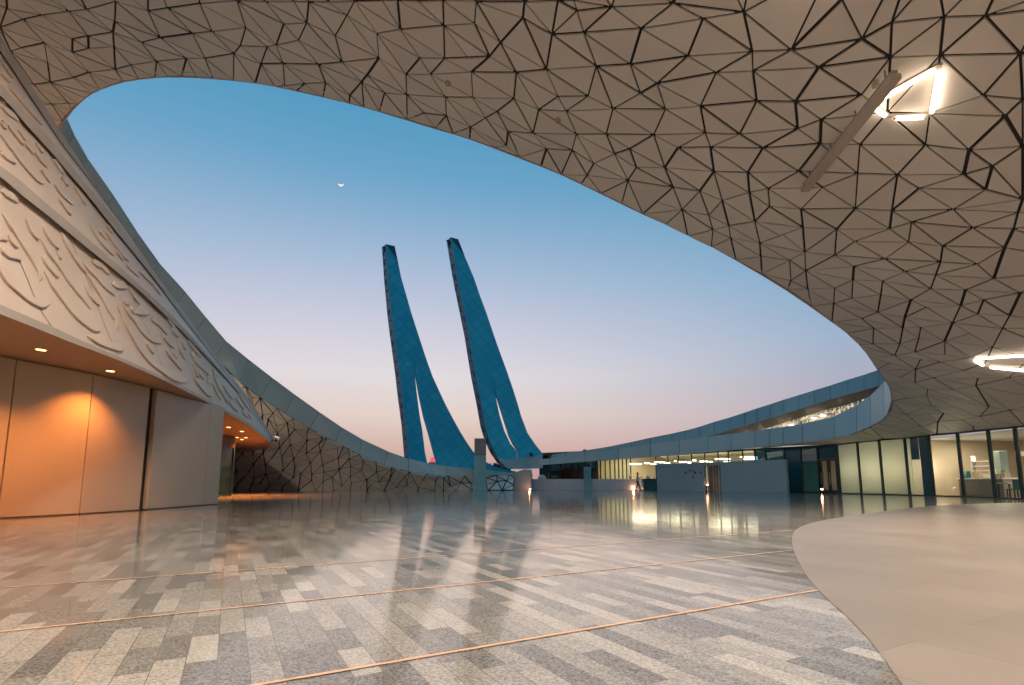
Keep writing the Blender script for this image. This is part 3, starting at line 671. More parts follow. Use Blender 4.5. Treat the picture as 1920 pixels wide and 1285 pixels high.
# wall under the soffit
WL = [(-13.6, 3.0), (-12.35, 7.2), (-11.32, 11.45), (-10.86, 13.05), (-10.72, 14.95), (-10.73, 15.25), (-10.83, 18.2), (-10.86, 19.15)]
zt = ZS-.012
bkw = MB(); bkw.grid([[(x-.2, y, -.0) for x, y in WL], [(x-.2, y, zt) for x, y in WL]]); bkw.build('wall_backing', M['bronze'], hall)
for (a, b) in zip(WL, WL[1:]):
    A = Vector((a[0], a[1], 0)); B = Vector((b[0], b[1], 0)); t = (B-A).normalized(); n = Vector((t.y, -t.x, 0))
    if (B-A).length < .5:                       # dark recessed door slot
        m_ = MB(); m_.prism([A-n*.16, B-n*.16, B-n*.16+Vector((0, 0, zt)), A-n*.16+Vector((0, 0, zt))], -n*.03); m_.build('dark_slot', M['bronze'], hall); continue
    A2 = A+t*.014; B2 = B-t*.014; z0 = Vector((0, 0, .03)); z1 = Vector((0, 0, zt-.02))
    m_ = MB(); m_.prism([A2+z0, B2+z0, B2+z1, A2+z1], -n*.14); m_.build('wall_panel', M['hallwall'], hall, bevel=.006)
    m_ = MB(); m_.prism([A2+Vector((0, 0, .0)), B2+Vector((0, 0, .0)), B2+z0*.9, A2+z0*.9], -n*.1); m_.build('skirting', M['bronze'], hall)
m_ = MB(); m_.prism([Vector((-10.87, 19.16, 0)), Vector((-17.3, 19.4, 0)), Vector((-17.3, 19.4, zt)), Vector((-10.87, 19.16, zt))], (0, -.2, 0)); m_.build('return_wall', M['hallwall'], hall)
m_ = MB(); m_.prism([Vector((-17.3, 19.4, 0)), Vector((-17.3, 27.4, 0)), Vector((-17.3, 27.4, zt)), Vector((-17.3, 19.4, zt))], (-.2, 0, 0)); m_.build('side_wall', M['hallwall'], hall)
# glazed entrance in the recess
ent = MB(); X0 = -17.0
ent.prism([Vector((X0, 27.5, 2.92)), Vector((X0, 31.4, 2.92)), Vector((X0, 31.4, zt)), Vector((X0, 27.5, zt))], (-.1, 0, 0)); ent.build('transom', M['bronze'], hall)
dr = MB(); dr.prism([Vector((X0-.02, 27.6, .06)), Vector((X0-.02, 31.25, .06)), Vector((X0-.02, 31.25, 2.9)), Vector((X0-.02, 27.6, 2.9))], (-.03, 0, 0)); dr_ = dr.build('glass_door', pm('dark_door_glass', (.012, .03, .035), .08), hall)
fr_ = MB()
for y in (27.5, 31.32): fr_.box((X0-.02, y, 1.46), (.1, .12, 2.92))
fr_.box((X0-.02, 29.4, .03), (.12, 3.7, .06)); fr_.build('door_frame', M['mullion'], dr_)
hd = MB(); hd.box((X0+.05, 29.0, 1.25), (.05, .05, .5)); hd.build('handle', M['grey'], dr_, bevel=.01)
m_ = MB(); m_.prism([Vector((X0-.1, 31.4, 0)), Vector((-30, 33, 0)), Vector((-30, 33, zt)), Vector((X0-.1, 31.4, zt))], (0, -.2, 0)); m_.build('inner_wall', M['hallwall'], hall)

# recessed downlights
DL = [(77,655,1,'large round amber downlight nearest the left picture edge'),(207,695,1,'round amber downlight above the bright scallop on the cream wall'),(428.7,801,0,'small amber downlight over the glazed hall entrance, closest to the wall corner'),(453.6,808.7,0,'small amber downlight near the curved soffit edge'),(444,820,0,'tiny amber downlight deep in the hall recess, left of a brighter one'),(461,820.5,0,'brightest of the small amber downlights deep in the recess'),(453.6,824,0,'faintest amber downlight at the back of the hall recess')]
for x, y, big, lb_ in DL+[(-75,604,1,None)]:
    p = atz(x, y, ZS); r_ = .085 if big else .10
    o = empty('downlight', p, lb_ or 'amber downlight just outside the left picture edge', 'downlight', 'amber downlights in the hall soffit')
    m_ = MB(); m_.tube([p+Vector((0, 0, -.02)), p+Vector((0, 0, .01))], r_, 20); m_.build('lamp_lens', M['amberlamp'], o)
    m_ = MB(); N = 20
    m_.grid([[p+Vector((math.cos(2*math.pi*j/N)*q, math.sin(2*math.pi*j/N)*q, z)) for j in range(N+1)] for q, z in ((r_*1.35, .0), (r_*1.3, -.018), (r_*1.02, -.018), (r_*1.0, .0))]); m_.build('trim_ring', M['lip'], o)
    l = lamp('downlight_lamp', 'SPOT', p+Vector((0, 0, -.03)), P_DOWN*5.2 if big else P_DOWN*24, AMBER, o, spot_size=R(118 if big else 140), spot_blend=.75 if big else .6, shadow_soft_size=.05)

# ================================================================== TOWERS
def tile_material():
    m = pm('blue_tower_tile', (.012, .20, .30), .5, spec=.25, var=.10, vs=.25); t = m.node_tree; b = t.nodes['Principled BSDF']; L = t.links.new
    geo = nd(t, 'ShaderNodeNewGeometry'); vr = nd(t, 'ShaderNodeVectorRotate', rotation_type='Y_AXIS'); vr.inputs['Angle'].default_value = R(38); L(geo.outputs['Position'], vr.inputs['Vector'])
    sw = nd(t, 'ShaderNodeSeparateXYZ'); L(vr.outputs[0], sw.inputs[0]); cb = nd(t, 'ShaderNodeCombineXYZ'); L(sw.outputs['X'], cb.inputs[0]); L(sw.outputs['Z'], cb.inputs[1])
    bt = nd(t, 'ShaderNodeTexBrick'); L(cb.outputs[0], bt.inputs['Vector']); bt.offset = 0.0; bt.inputs['Scale'].default_value = 1.0
    bt.inputs['Brick Width'].default_value = .95; bt.inputs['Row Height'].default_value = .95; bt.inputs['Mortar Size'].default_value = .028
    bt.inputs['Color1'].default_value = (.026, .42, .58, 1); bt.inputs['Color2'].default_value = (.040, .50, .66, 1); bt.inputs['Mortar'].default_value = (.016, .30, .43, 1)
    L(bt.outputs['Color'], b.inputs['Base Color']); return m
M['tile'] = tile_material(); M['tileedge'] = pm('grey_blue_tower_edge', (.15, .22, .27), .45, var=.08, vs=.7); M['tiledark'] = pm('dark_tower_top', (.006, .07, .09), .5)
def tower(label, Y, left, right, slit, ext, sext, cap, tip):
    c = at(*left[-1], Y); o = empty('minaret', (c.x, Y, 0), label, 'minaret', 'twin leaning minarets')
    Lf = [at(x, y, Y) for x, y in left]; Rf = [at(x, y, Y) for x, y in right]; Sl = [at(x, y, Y) for x, y in slit]
    # front skin as one outline: up the left side, down the right side, round the slit
    P = Lf[::-1]+Rf+Sl
    poly = [Vector((p.x, Y, p.z)) for p in P]
    m_ = MB(); i = len(poly); e = Vector(ext)
    tri = geometry.tessellate_polygon([[Vector((p.x, p.z, 0)) for p in poly]])
    m_.v = [tuple(p) for p in poly]+[tuple(p+e) for p in poly]
    for t in tri: m_.f.append(tuple(t)); m_.f.append(tuple(i+k for k in t[::-1]))
    nL = len(Lf)
    for k in range(i):
        j = (k+1) % i
        m_.f.append((k, i+k, i+j, j))
    m_.build('tiled_shaft', M['tile'], o)
    e = Vector(sext); s = MB(); s.grid([[p+Vector((-.01, 0, 0)) for p in Lf], [p+e for p in Lf]]); es_ = s.build('edge_strip', M['tileedge'], o)
    # raised characters up the narrow edge
    sp = spline(Lf, 6); acc = 0; nxt = .6
    for a, b in zip(sp, sp[1:]):
        L = (b-a).length
        while acc+L > nxt:
            p = a.lerp(b, (nxt-acc)/L); tt = (b-a).normalized(); q = p+e*.5-Vector((.02, 0, 0)); w = rnd.uniform(.3, .8)
            m3 = Matrix((e.normalized(), tt.cross(e.normalized()).normalized(), tt)).transposed()
            tk = MB(); tk.box(q, (e.length*w*.8, .08, .12), mat=m3)
            if rnd.random() < .5: tk.box(q+tt*.35+e*rnd.uniform(-.3, .3), (.2, .10, .35), mat=m3)
            tk.build('raised_letter', M['tiledark'], es_); nxt += 1.25
        acc += L
    k_ = MB(); k_.prism([at(x, y, Y-.05) for x, y in cap], (0, .04, 0)); k_.build('dark_crown', M['tiledark'], o)
    k_ = MB()
    p0 = at(*tip, Y)
    k_.box(p0+Vector((-.25, .3, -.5)), (.18, .18, .5)); k_.box(p0+Vector((-.38, .3, -.25)), (.3, .12, .1)); k_.build('top_lamp', M['black'], o)
    return o
LL = [(723.7,458),(728.4,525),(734,583.7),(739,625),(745,668),(750,705),(754,741),(758,770),(761.4,796),(766.8,858),(769,880),(770,896)]
LR = [(740,461.5),(745,485),(752,520),(761,551),(770,583),(779.6,613),(799.8,675),(811,706),(823.6,733.7),(835,758),(847,781),(863,810),(875,829.5),(887.5,847.5),(899,858.5),(912,867),(925,873.5),(940,878.5),(968,884.5),(968,898)]
LS = [(826,898),(820,870),(815,853),(805,815.6),(794.7,780),(786,740),(780,705),(774.5,671),(781,733.7),(787,780),(792,808),(796.6,847),(801,868),(804,896)]
t1 = tower('left blue minaret leaning left, its two legs spread behind the lattice wall', 58, LL, LR, LS, (-.28, 1.0, 0), (-.72, .9, 0), [(723.7,458),(740,461.5),(745.5,488)], (723.7,458))
RL = [(845,445),(855.6,510),(866.6,565),(879.4,627),(886,668),(892,704),(903,759),(910,799),(918,825),(928.7,848.5),(938,862),(946,872),(951,877.5)]
RR = [(859,448.5),(870,477.5),(888.5,521),(900,555),(912,587),(932,646),(950.6,697),(960,724),(969,752),(977,780),(989,812),(1004,834),(1017.5,851),(1017.5,855)]
RS = [(973,862),(971.8,846.6),(963,833),(955,817.5),(943,780),(932,745),(920,705),(907,638),(919.6,702),(928,737),(937,780),(945.6,808),(957,832.5),(966,842.5),(969.5,847.5),(971,864)]
t2_ = tower('right blue minaret, the taller one, its legs sweeping into a grey foot slab', 54.5, RL, RR, RS, (-.1, 1.0, 0), (-.58, .9, 0), [(845,445),(859,448.5),(871,479)], (845,445))
k_ = MB(); k_.prism([at(x, y, 54.3) for x, y in ((928,850),(935,858),(946,862),(960,862),(1017.5,853),(1017.5,877.5),(990,879),(952,879),(938,866))], (0, 1.4, 0)); k_.build('foot_slab', M['fascia'], t2_)
k_ = MB(); k_.box(at(996, 853, 54.2), (.3, .15, .35)); k_.build('slab_lamp', M['black'], t2_)
# red beacon between the legs of the left tower
p = at(811, 867, 62); o = empty('warning_beacon', (p.x, p.y, 0), 'red-topped warning beacon between the legs of the left minaret', 'beacon')
m_ = MB(); m_.box((p.x, p.y, p.z/2), (.8, .7, p.z)); m_.build('mast_box', M['concrete'], o)
m_ = MB(); m_.tube([(p.x, p.y, p.z), (p.x, p.y, p.z+.25), (p.x, p.y, p.z+.5), (p.x, p.y, p.z+.62)], [.27, .27, .2, .06], 14); m_.build('red_lamp', M['redlamp'], o, smooth=True)

# ================================================================== PYLONS
p = atz(900, 920.5, 0); o = empty('pylon', (p.x, p.y, 0), 'tall teal pylon with square brown head in front of the lattice wall', 'pylon')
zc = at(900, 853, p.y).z; zt_ = at(900, 823, p.y).z
m_ = MB(); m_.prism([Vector((p.x-.62, p.y-.35, 0)), Vector((p.x+.62, p.y-.35, 0)), Vector((p.x+.55, p.y-.35, zc)), Vector((p.x-.55, p.y-.35, zc))], (0, .7, 0)); m_.build('shaft', M['pylonteal'], o, bevel=.02)
m_ = MB(); m_.box((p.x, p.y, (zc+zt_)/2+.01), (1.12, .8, zt_-zc)); m_.build('head', M['pyloncap'], o, bevel=.02)
m_ = MB(); m_.box((p.x, p.y, .06), (1.4, .9, .12)); m_.build('base_plate', M['pylonteal'], o)
p = atz(1102, 919.5, 0); zt_ = at(1102, 876, p.y).z; o = empty('pylon', (p.x, p.y, 0), 'short plain teal pylon in front of the low white wall', 'pylon')
m_ = MB(); m_.box((p.x, p.y, zt_/2), (.7, .5, zt_)); m_.build('shaft', M['pylonteal'], o, bevel=.02)
m_ = MB(); m_.box((p.x, p.y, .05), (.82, .6, .1)); m_.build('base_plate', M['pylonteal'], o)

# ================================================================== FAR WALLS AND TREES
YW = 55.0
m_ = MB(); a = at(996, 919, YW); b = at(1235, 919, 52.6)
hh = 1.16
m_.prism([Vector((a.x, YW, 0)), Vector((b.x, 52.6, 0)), Vector((b.x, 52.6, hh)), Vector((a.x, YW, hh))], (.03, .35, 0)); o = m_.build('low_wall', M['concrete'], None, bevel=.02)
tag(o, 'low pale wall running along the far edge of the plaza before the dark glazing', 'wall')
m_ = MB(); Q = [at(955, 920, 53.4), at(996, 920, 53.4), at(996, 881, 53.4), at(982, 880, 53.4), at(955, 890.5, 53.4)]
Q = [Vector((q.x, q.y, max(q.z, 0))) for q in Q]; m_.prism(Q, (.1, 1.0, 0)); o = m_.build('end_wall', pm('smooth_end_wall', (.48, .42, .38), .5, var=.08, vs=1.2)); tag(o, 'short smooth end wall glowing pink beneath the right minaret foot', 'wall')
m_ = MB(); q = at(994.5, 892, 56.5); m_.box((q.x, q.y, .9), (.45, .5, 1.8)); o = m_.build('bollard_block', M['white'], None, bevel=.03); tag(o, 'small white block behind the low wall next to the pink end wall', 'block')
m_ = MB(); q = at(1016, 893, 57.5); m_.box((q.x, q.y, .7), (.9, .7, 1.55)); m_.box((q.x, q.y, 1.53), (.55, .5, .25)); o = m_.build('planter_box', M['white'], None, bevel=.04); tag(o, 'pale box with a narrower top behind the low wall, left of the dark glazing', 'box')
for i, (x, y, r_) in enumerate(((928, 876, 1.0), (936, 877.5, .8), (944, 879, .9))):
    p = at(x, y, 95); o = empty('tree', (p.x, 95, 0), ('leftmost of three dark distant trees by the right minaret foot', 'middle of three dark distant trees by the right minaret foot', 'rightmost of three dark distant trees by the right minaret foot')[i], 'tree', 'distant trees by the minaret foot')
    m_ = MB(); m_.tube([(p.x, 95, 0), (p.x+.05, 95, p.z*.5), (p.x, 95, p.z)], [.16, .12, .06], 7); m_.build('trunk', M['bronze'], o)
    m_ = MB()
    for k in range(420):
        d = Vector((rnd.gauss(0, 1), rnd.gauss(0, 1), rnd.gauss(0, 1))).normalized()*rnd.random()**.4*r_*(1+.3*math.sin(k*.7)); c = Vector((p.x, 95, p.z-.2))+Vector((d.x*1.2, d.y*1.2, d.z*.8))
        n1 = Vector((rnd.uniform(-1, 1), rnd.uniform(-1, 1), rnd.uniform(-1, 1))).normalized()*.16; n2 = n1.cross(Vector((rnd.uniform(-1, 1), 1, rnd.uniform(-1, 1)))).normalized()*.12
        m_.poly([c-n1-n2, c+n1-n2, c+n1+n2, c-n1+n2])
    m_.build('crown', pm('dark_leaf', (.03, .045, .035), .8, var=.4, vs=1.5), o)

# ================================================================== GLAZED PAVILION along the right
pav = empty('glazed_pavilion', (22, 38, 0), 'long glazed pavilion with lit rooms under the right side of the canopy', 'building')
def gl(x, Y): return Vector(((x-960)/FPX*Y*1.0, Y, 0))     # foot of the glass line
GF = [(1920,24.4),(1868,26.0),(1809,28.0),(1753,29.9),(1707,31.7),(1658,33.4),(1616,35.0),(1577,36.9),(1539,38.3),(1507,39.4),(1475,40.4),(1440,41.6),(1420,42.6),(1397,43.5),(1370,44.6),(1350,45.4),(1325,46.4),(1300,47.3),(1275,48.2),(1255,48.9),(1232,49.7)]
gf = [atz(x, 905+768.0/Y, 0) for x, Y in GF]
nearext = [Vector((24.6, 20.5, 0)), Vector((24.3, 16, 0))]
def zglass(p):                                              # underside of the canopy over the glass line
    if p.y < 41.5: return zs(p.x, p.y)-.02 if p.y > 22 else 3.48
    return interp([(41.5, 3.62), (46, 3.6), (50, 3.45)], p.y)
line = nearext[::-1]+gf
kinds = ['clear']*2+['clear', 'clear', 'clear', 'edge', 'frost', 'frost', 'frost', 'door', 'warmteal', 'tealp']+['tealc']*2+['lit']*9
def pane(a, b, z0a, z1a, z1b, name, mat, off=0, thick=.03):
    t = (b-a).normalized(); n = Vector((t.y, -t.x, 0))
    if n.x > 0: n = -n
    A = a+t*.03-n*off; B = b-t*.03-n*off
    m_ = MB(); m_.prism([A+Vector((0, 0, z0a)), B+Vector((0, 0, z0a)), B+Vector((0, 0, z1b)), A+Vector((0, 0, z1a))], -n*thick); return m_.build(name, mat, pav)
for i, (a, b) in enumerate(zip(line, line[1:])):
    kd = kinds[i] if i < len(kinds) else 'lit'; za, zb = zglass(a), zglass(b)
    if kd == 'clear': pane(a, b, .06, za, zb, 'window_pane', M['glass'])
    elif kd == 'frost': pane(a, b, .06, za, zb, 'frosted_pane', M['frosted'])
    elif kd == 'edge':
        c = a.lerp(b, .45); e = a.lerp(b, .82)
        pane(a, c, .06, za, zb, 'teal_panel', M['dteal']); z_ = 2.2
        pane(c, e, z_, za, zb, 'teal_panel', M['tealpane']); pane(c, e, .06, z_-.01, z_-.01, 'frosted_pane', M['frosted']); pane(e, b, .06, za, zb, 'frosted_pane', M['frosted'])
    elif kd == 'door':
        pane(a, b, 2.55, za, zb, 'transom_pane', M['tealpane'])
        t = (b-a).normalized(); d_ = MB(); L = (b-a).length; s_ = math.atan2(t.y, t.x)
        n = Vector((t.y, -t.x, 0)); n = -n if n.x > 0 else n
        for u in (.12, L/2, L-.12): d_.box(a+t*u+Vector((0, 0, 1.24)), (.2, .12, 2.48), s_)
        d_.box(a+t*(L/2)+Vector((0, 0, 2.46)), (L, .13, .16), s_); d_.box(a+t*(L/2)+Vector((0, 0, .12)), (L, .1, .22), s_); dfr = d_.build('door', M['black'], pav)
        for u0, u1 in ((.22, L/2-.1), (L/2+.1, L-.22)):
            A = a+t*u0; B = a+t*u1; m_ = MB(); m_.prism([A+Vector((0, 0, .23)), B+Vector((0, 0, .23)), B+Vector((0, 0, 2.37)), A+Vector((0, 0, 2.37))], -n*.02); m_.build('door_glass', M['dglass'], dfr)
            h_ = MB(); h_.box((A+B)/2+n*.08+(t*.25 if u0 < 1 else -t*.25)+Vector((0, 0, 1.1)), (.04, .05, .9), s_); h_.build('handle', M['grey'], dfr)
    elif kd == 'warmteal': pane(a, b, .06, za, zb, 'window_pane', M['tglass'])
    elif kd in ('tealp', 'tealc'): pane(a, b, .06, za, zb, 'teal_panel', M['tealpane'] if kd == 'tealp' else M['tglass'])
    else: pane(a, b, .06, za, zb, 'window_pane', M['glass'])
for i, a in enumerate(line):
    w = .09 if a.y < 40 else .07
    m_ = MB(); m_.box(a+Vector((-.03, 0, zglass(a)/2)), (w, .16, zglass(a))); m_.build('mullion', M['mullion'], pav)
m_ = MB(); m_.grid([[p+Vector((-.05, -.05, zglass(p)-.10)) for p in line], [p+Vector((-.05, -.05, zglass(p)+.04)) for p in line]]); m_.build('head_rail', M['black'], pav)
m_ = MB()
for a, b in zip(line, line[1:]): m_.bar(a+Vector((0, 0, .03)), b+Vector((0, 0, .03)), .14, .06)
m_.build('sill_rail', M['mullion'], pav)
# rooms behind the glass
rm = MB(); rm.grid([[(30.5, 14, 0), (31.5, 24, 0), (32.5, 33.5, 0)], [(30.5, 14, 3.6), (31.5, 24, 3.6), (32.5, 33.5, 3.6)]]); rm.build('room_wall', M['room'], pav)
rm = MB(); rm.grid([[(24.9, 14, 3.44), (25.2, 24, 3.44), (25.4, 30, 3.44), (25.3, 33.4, 3.44)], [(31, 14, 3.44), (32, 24, 3.44), (32.6, 30, 3.44), (33, 33.5, 3.44)]]); rm.build('room_ceiling', M['white'], pav)
rm = MB(); rm.grid([[(24.5, 14, .012), (25, 24, .012), (25.3, 30, .012), (25.4, 33.4, .012)], [(31, 14, .012), (32, 24, .012), (32.6, 30, .012), (33, 33.5, .012)]]); rm.build('room_floor', M['counter'], pav)
rm = MB(); rm.grid([[(25.2, 32.0, 0), (33, 33.0, 0)], [(25.2, 32.0, 3.5), (33, 33.0, 3.5)]]); rm.build('partition', M['room'], pav)
rm = MB(); rm.box((31.2, 27, 2.55), (.6, 9, .25)); rm.box((30.9, 22, 2.2), (.4, 7, .5)); rm.build('bulkhead', M['white'], pav)
for x, y in ((27.5, 21.5), (28, 26), (28, 30)):
    lamp('room_lamp', 'AREA', (x, y, 3.35), P_ROOM*.33, ROOMC, pav, shape='DISK', size=1.6)
fl_ = M['frosted'].node_tree; tb_ = nd(fl_, 'ShaderNodeBsdfTranslucent'); tb_.inputs[0].default_value = (.66, .68, .59, 1)
mi_ = nd(fl_, 'ShaderNodeMixShader'); mi_.inputs[0].default_value = .72
fl_.links.new(fl_.nodes['Principled BSDF'].outputs[0], mi_.inputs[1]); fl_.links.new(tb_.outputs[0], mi_.inputs[2]); fl_.links.new(mi_.outputs[0], fl_.nodes['Material Output'].inputs[0])
for a, b, k_ in ((gf[4], gf[5], 1.0), (gf[5], gf[6], 1.15), (gf[6], gf[7], .8), (gf[3], gf[4], .7)):
    c = a.lerp(b, .5)+Vector((1.15, .2, 1.75)); lamp('frosted_room_lamp', 'POINT', c, 84*k_, (1.0, .83, .58), pav, shadow_soft_size=.4)
# far rooms: cream, seen above the screen wall and to its left
rows_ = gf[7:]; bk = [p+Vector((2.6, 5.0, 0)) for p in rows_]
rm = MB(); rm.grid([[(33, 33.1, 0), bk[0]], [(33, 33.1, 4), bk[0]+Vector((0, 0, 4))]]); rm.grid([bk, [p+Vector((0, 0, 4.0)) for p in bk]]); rm.build('far_room_wall', M['cream'], pav)
rm = MB(); rm.grid([[p+Vector((.1, .1, zglass(p)+.02)) for p in rows_], [p+Vector((0, 0, zglass(p)+.05)) for p in bk]]); rm.build('far_room_ceiling', M['cream'], pav)
far = [Vector((13.95, 50.0, 0)), Vector((13.0, 56.4, 0)), Vector((11.5, 57.6, 0)), Vector((9.5, 58.4, 0)), Vector((8.2, 58.8, 0)), Vector((6.9, 59.2, 0)), Vector((5.6, 59.6, 0)), Vector((4.45, 60, 0))]
for i, (a, b) in enumerate(zip(far, far[1:])):
    if i == 0: continue
    z = 4.2
    m_ = MB(); t = (b-a).normalized(); m_.prism([a+t*.03+Vector((0, 0, .1)), b-t*.03+Vector((0, 0, .1)), b-t*.03+Vector((0, 0, z)), a+t*.03+Vector((0, 0, z))], (0, .03, 0))
    m_.build('window_pane' if i < 3 else 'teal_window_pane', M['glass'] if i < 3 else M['tglass'], pav)
for a in [far[1].lerp(far[2], k/4) for k in range(4)]+[far[2].lerp(far[3], k/4) for k in range(4)]+far[3:]+[far[4].lerp(far[5], .5), far[5].lerp(far[6], .5)]:
    m_ = MB(); m_.box(a+Vector((0, -.05, 2.1)), (.11, .2, 4.2)); m_.build('mullion', M['mullion'], pav)
m_ = MB(); m_.box((8.6, 58.3, 1.75), (.9, .2, 1.4)); m_.box((9.2, 58.3, 1.6), (.5, .2, 1.2)); m_.build('inner_door', M['black'], pav)
m_ = MB(); m_.box((5.6, 61.2, 1.35), (2.6, .6, 1.1)); m_.build('dark_furniture', M['black'], pav)
rm = MB(); rm.grid([[(24, 57.5, 0), (16, 61, 0), (9.9, 64, 0)], [(24, 57.5, 4.6), (16, 61, 4.3), (9.9, 64, 4.3)]]); rm.grid([[(9.9, 64, 0), (9.9, 58.9, 0)], [(9.9, 64, 4.3), (9.9, 58.9, 4.3)]]); rm.build('far_room_wall', M['cream'], pav)
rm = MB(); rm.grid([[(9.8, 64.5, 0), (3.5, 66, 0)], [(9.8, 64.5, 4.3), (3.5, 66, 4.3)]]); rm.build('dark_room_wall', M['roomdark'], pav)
rm = MB(); rm.grid([[(16, 50.3, 4.25), (3.5, 60, 4.25)], [(26, 66, 4.25), (3.5, 66, 4.25)]]); rm.build('far_room_ceiling', M['white'], pav)
for q, pw in (((12.4, 60, 4.0), .3), ((14, 55, 3.0), .5), ((16.5, 51, 2.85), .35), ((19, 47, 3.0), .35)):
    lamp('far_room_lamp', 'AREA', q, P_ROOM*pw, (1.0, .82, .52), pav, shape='DISK', size=2.6)
lamp('far_room_lamp', 'AREA', (23.5, 41.5, 3.2), P_ROOM*.22, (1, .75, .5), pav, shape='DISK', size=1.0)
# linear lamps on the far room ceiling
for x0, x1, y, Y in ((1181,1189,870.5,53.2),(1190,1203,870.5,53),(1208,1218,868.8,52.5),(1220,1231,870.4,52),(1228,1234,866.4,52),(1236,1246,867.2,51.5),(1247,1256,868.3,51),(1273,1287,866.6,49.8),(1289,1297,867.6,49.4),(1298,1305,863.6,49),(1312,1327,865.5,48.8),(1330,1335,866.3,48.4),(1341,1348,861,48),(1350,1369,861,47.6),(1357,1369,866.2,47.6),(1388,1394,857.3,46.3),(1396,1420,857.2,46),(1395,1420,861,46),(1265,1267,864.7,50)):
    a = at(x0, y, Y+.9); b = at(x1, y, Y+.7); lt = MB(); lt.tube([a, b], .06, 6); lt.build('ceiling_tube', M['tube'], pav)

# things in the lit café room
cnt = empty('counter', (27.2, 28.9, 0), 'long grey serving counter behind the clear glass at the right', 'counter')
ca, cb_ = at(1783, 930, 31.0), at(1866, 932, 28.4); ca.z = cb_.z = 0
dirc = (cb_-ca).normalized(); rz = math.atan2(dirc.y, dirc.x); Lc = (cb_-ca).length; mid = (ca+cb_)/2+Vector((.9, 0, 0))
m_ = MB(); m_.box(mid+Vector((0, 0, .5)), (Lc, .8, .95), rz); m_.build('base', M['counter'], cnt, bevel=.02)
m_ = MB(); m_.box(mid+Vector((0, 0, 1.02)), (Lc+.1, .95, .06), rz); m_.build('worktop', M['white'], cnt, bevel=.01)
CI = [(.2,.30,.42,'dteal','small dark teal box on the left end of the counter'),(.75,.26,.36,'gold','orange pastry tray on the serving counter'),(1.25,.5,.20,'cream','wide cream bread basket on the serving counter'),(1.75,.22,.5,'white','tall white container on the middle of the counter'),(2.15,.5,.24,'gold','low orange-brown food tray on the counter'),(2.65,.3,.3,'cream','short cream tin toward the right end of the counter'),(3.1,.24,.44,'grey','grey till on the right end of the counter')]
for u, w, h_, mt, lb_ in CI:
    if u > Lc-.1: u = Lc-.2
    c = mid+dirc*(u-Lc/2)+Vector((0, 0, 1.055)); m_ = MB()
    m_.prism([c+Vector((-w/2, -.15, 0)), c+Vector((w/2, -.15, 0)), c+Vector((w/2*.85, -.12, h_)), c+Vector((-w/2*.85, -.12, h_))], (0, .28, 0)); o = m_.build('food_container' if mt != 'grey' else 'till', M[mt], None, bevel=.02); tag(o, lb_, 'container' if mt != 'grey' else 'till')
lsh = MB(); c = mid+Vector((.9, .9, 1.5))
for k in range(3): lsh.box(c+Vector((0, 0, k*.28)), (Lc*.55, .3, .04), rz)
for u in (-.5, .5): lsh.box(c+dirc*(u*Lc*.55)+Vector((0, 0, -.2)), (.05, .3, 2.2), rz)
o = lsh.build('shelf_rack', M['white']); tag(o, 'white shelf rack behind the serving counter', 'shelf')
tb = empty('table', (25.8, 26.6, 0), 'pale table near the glass at the right picture edge', 'table'); p = at(1888, 905, 26.9)
m_ = MB(); m_.box((p.x+.5, 27.1, .76), (1.2, .75, .05)); m_.build('table_top', M['cream'], tb, bevel=.01)
for dx in (-.5, .5):
    for dy in (-.3, .3):
        m_ = MB(); m_.box((p.x+.5+dx, 27.1+dy, .365), (.05, .05, .73)); m_.build('leg', M['black'], tb)
for k, dx in enumerate((-.15, .95)):
    ch = empty('chair', (p.x+dx, 26.4, 0), ('dark chair at the left side of the pale café table', 'dark chair at the right side of the pale café table')[k], 'chair', 'dark chairs at the café table')
    m_ = MB(); m_.box((p.x+dx, 26.4, .45), (.45, .45, .06)); m_.build('seat', M['dteal'], ch, bevel=.01)
    m_ = MB(); m_.box((p.x+dx, 26.2, .72), (.45, .05, .5)); m_.build('backrest', M['dteal'], ch, bevel=.01)
    for ax in (-.19, .19):
        for ay in (-.19, .19):
            m_ = MB(); m_.box((p.x+dx+ax, 26.4+ay, .21), (.04, .04, .42)); m_.build('leg', M['black'], ch)
m_ = MB(); p = at(1879, 880, 29.5); m_.box((p.x, 29.5, 1.3), (.45, .4, 2.6)); o = m_.build('column', M['screen'], None, bevel=.02); tag(o, 'square grey column standing inside the clear glass near the right edge', 'column')

# screen wall with a doorway
scw = empty('screen_wall', (17, 43, 0), 'grey-blue freestanding screen wall with an orange-lit doorway before the glazing', 'wall')
s0 = atz(1232, 920.8, 0); s1 = atz(1475, 925.3, 0); dS = (s1-s0).normalized(); nS = Vector((dS.y, -dS.x, 0)); nS = -nS if nS.y > 0 else nS
def on_screen(px):
    r_ = ray(px, 905); k_ = r_.x/r_.y
    u = (k_*s0.y-s0.x)/(dS.x-k_*dS.y); return s0+dS*u
HS = 2.52
for a, b, nm in ((1232, 1321, 'wall_slab'), (1352, 1475, 'wall_slab')):
    A = on_screen(a); B = on_screen(b); m_ = MB(); m_.prism([A, B, B+Vector((0, 0, HS)), A+Vector((0, 0, HS))], -nS*.3); m_.build(nm, M['screen'], scw, bevel=.015)
A = on_screen(1321); B = on_screen(1352); m_ = MB(); m_.prism([A+Vector((0, 0, 2.25))+dS*.01, B+Vector((0, 0, 2.25))-dS*.01, B+Vector((0, 0, HS-.01))-dS*.01, A+Vector((0, 0, HS-.01))+dS*.01], -nS*.28); m_.build('lintel', M['screen'], scw)
m_ = MB(); A2 = A-nS*.6; B2 = B-nS*.6; m_.prism([A2, B2, B2+Vector((0, 0, 2.3)), A2+Vector((0, 0, 2.3))], -nS*.05); m_.build('recess_panel', pm('brown_recess', (.22, .15, .12), .6), scw)
m_ = MB()
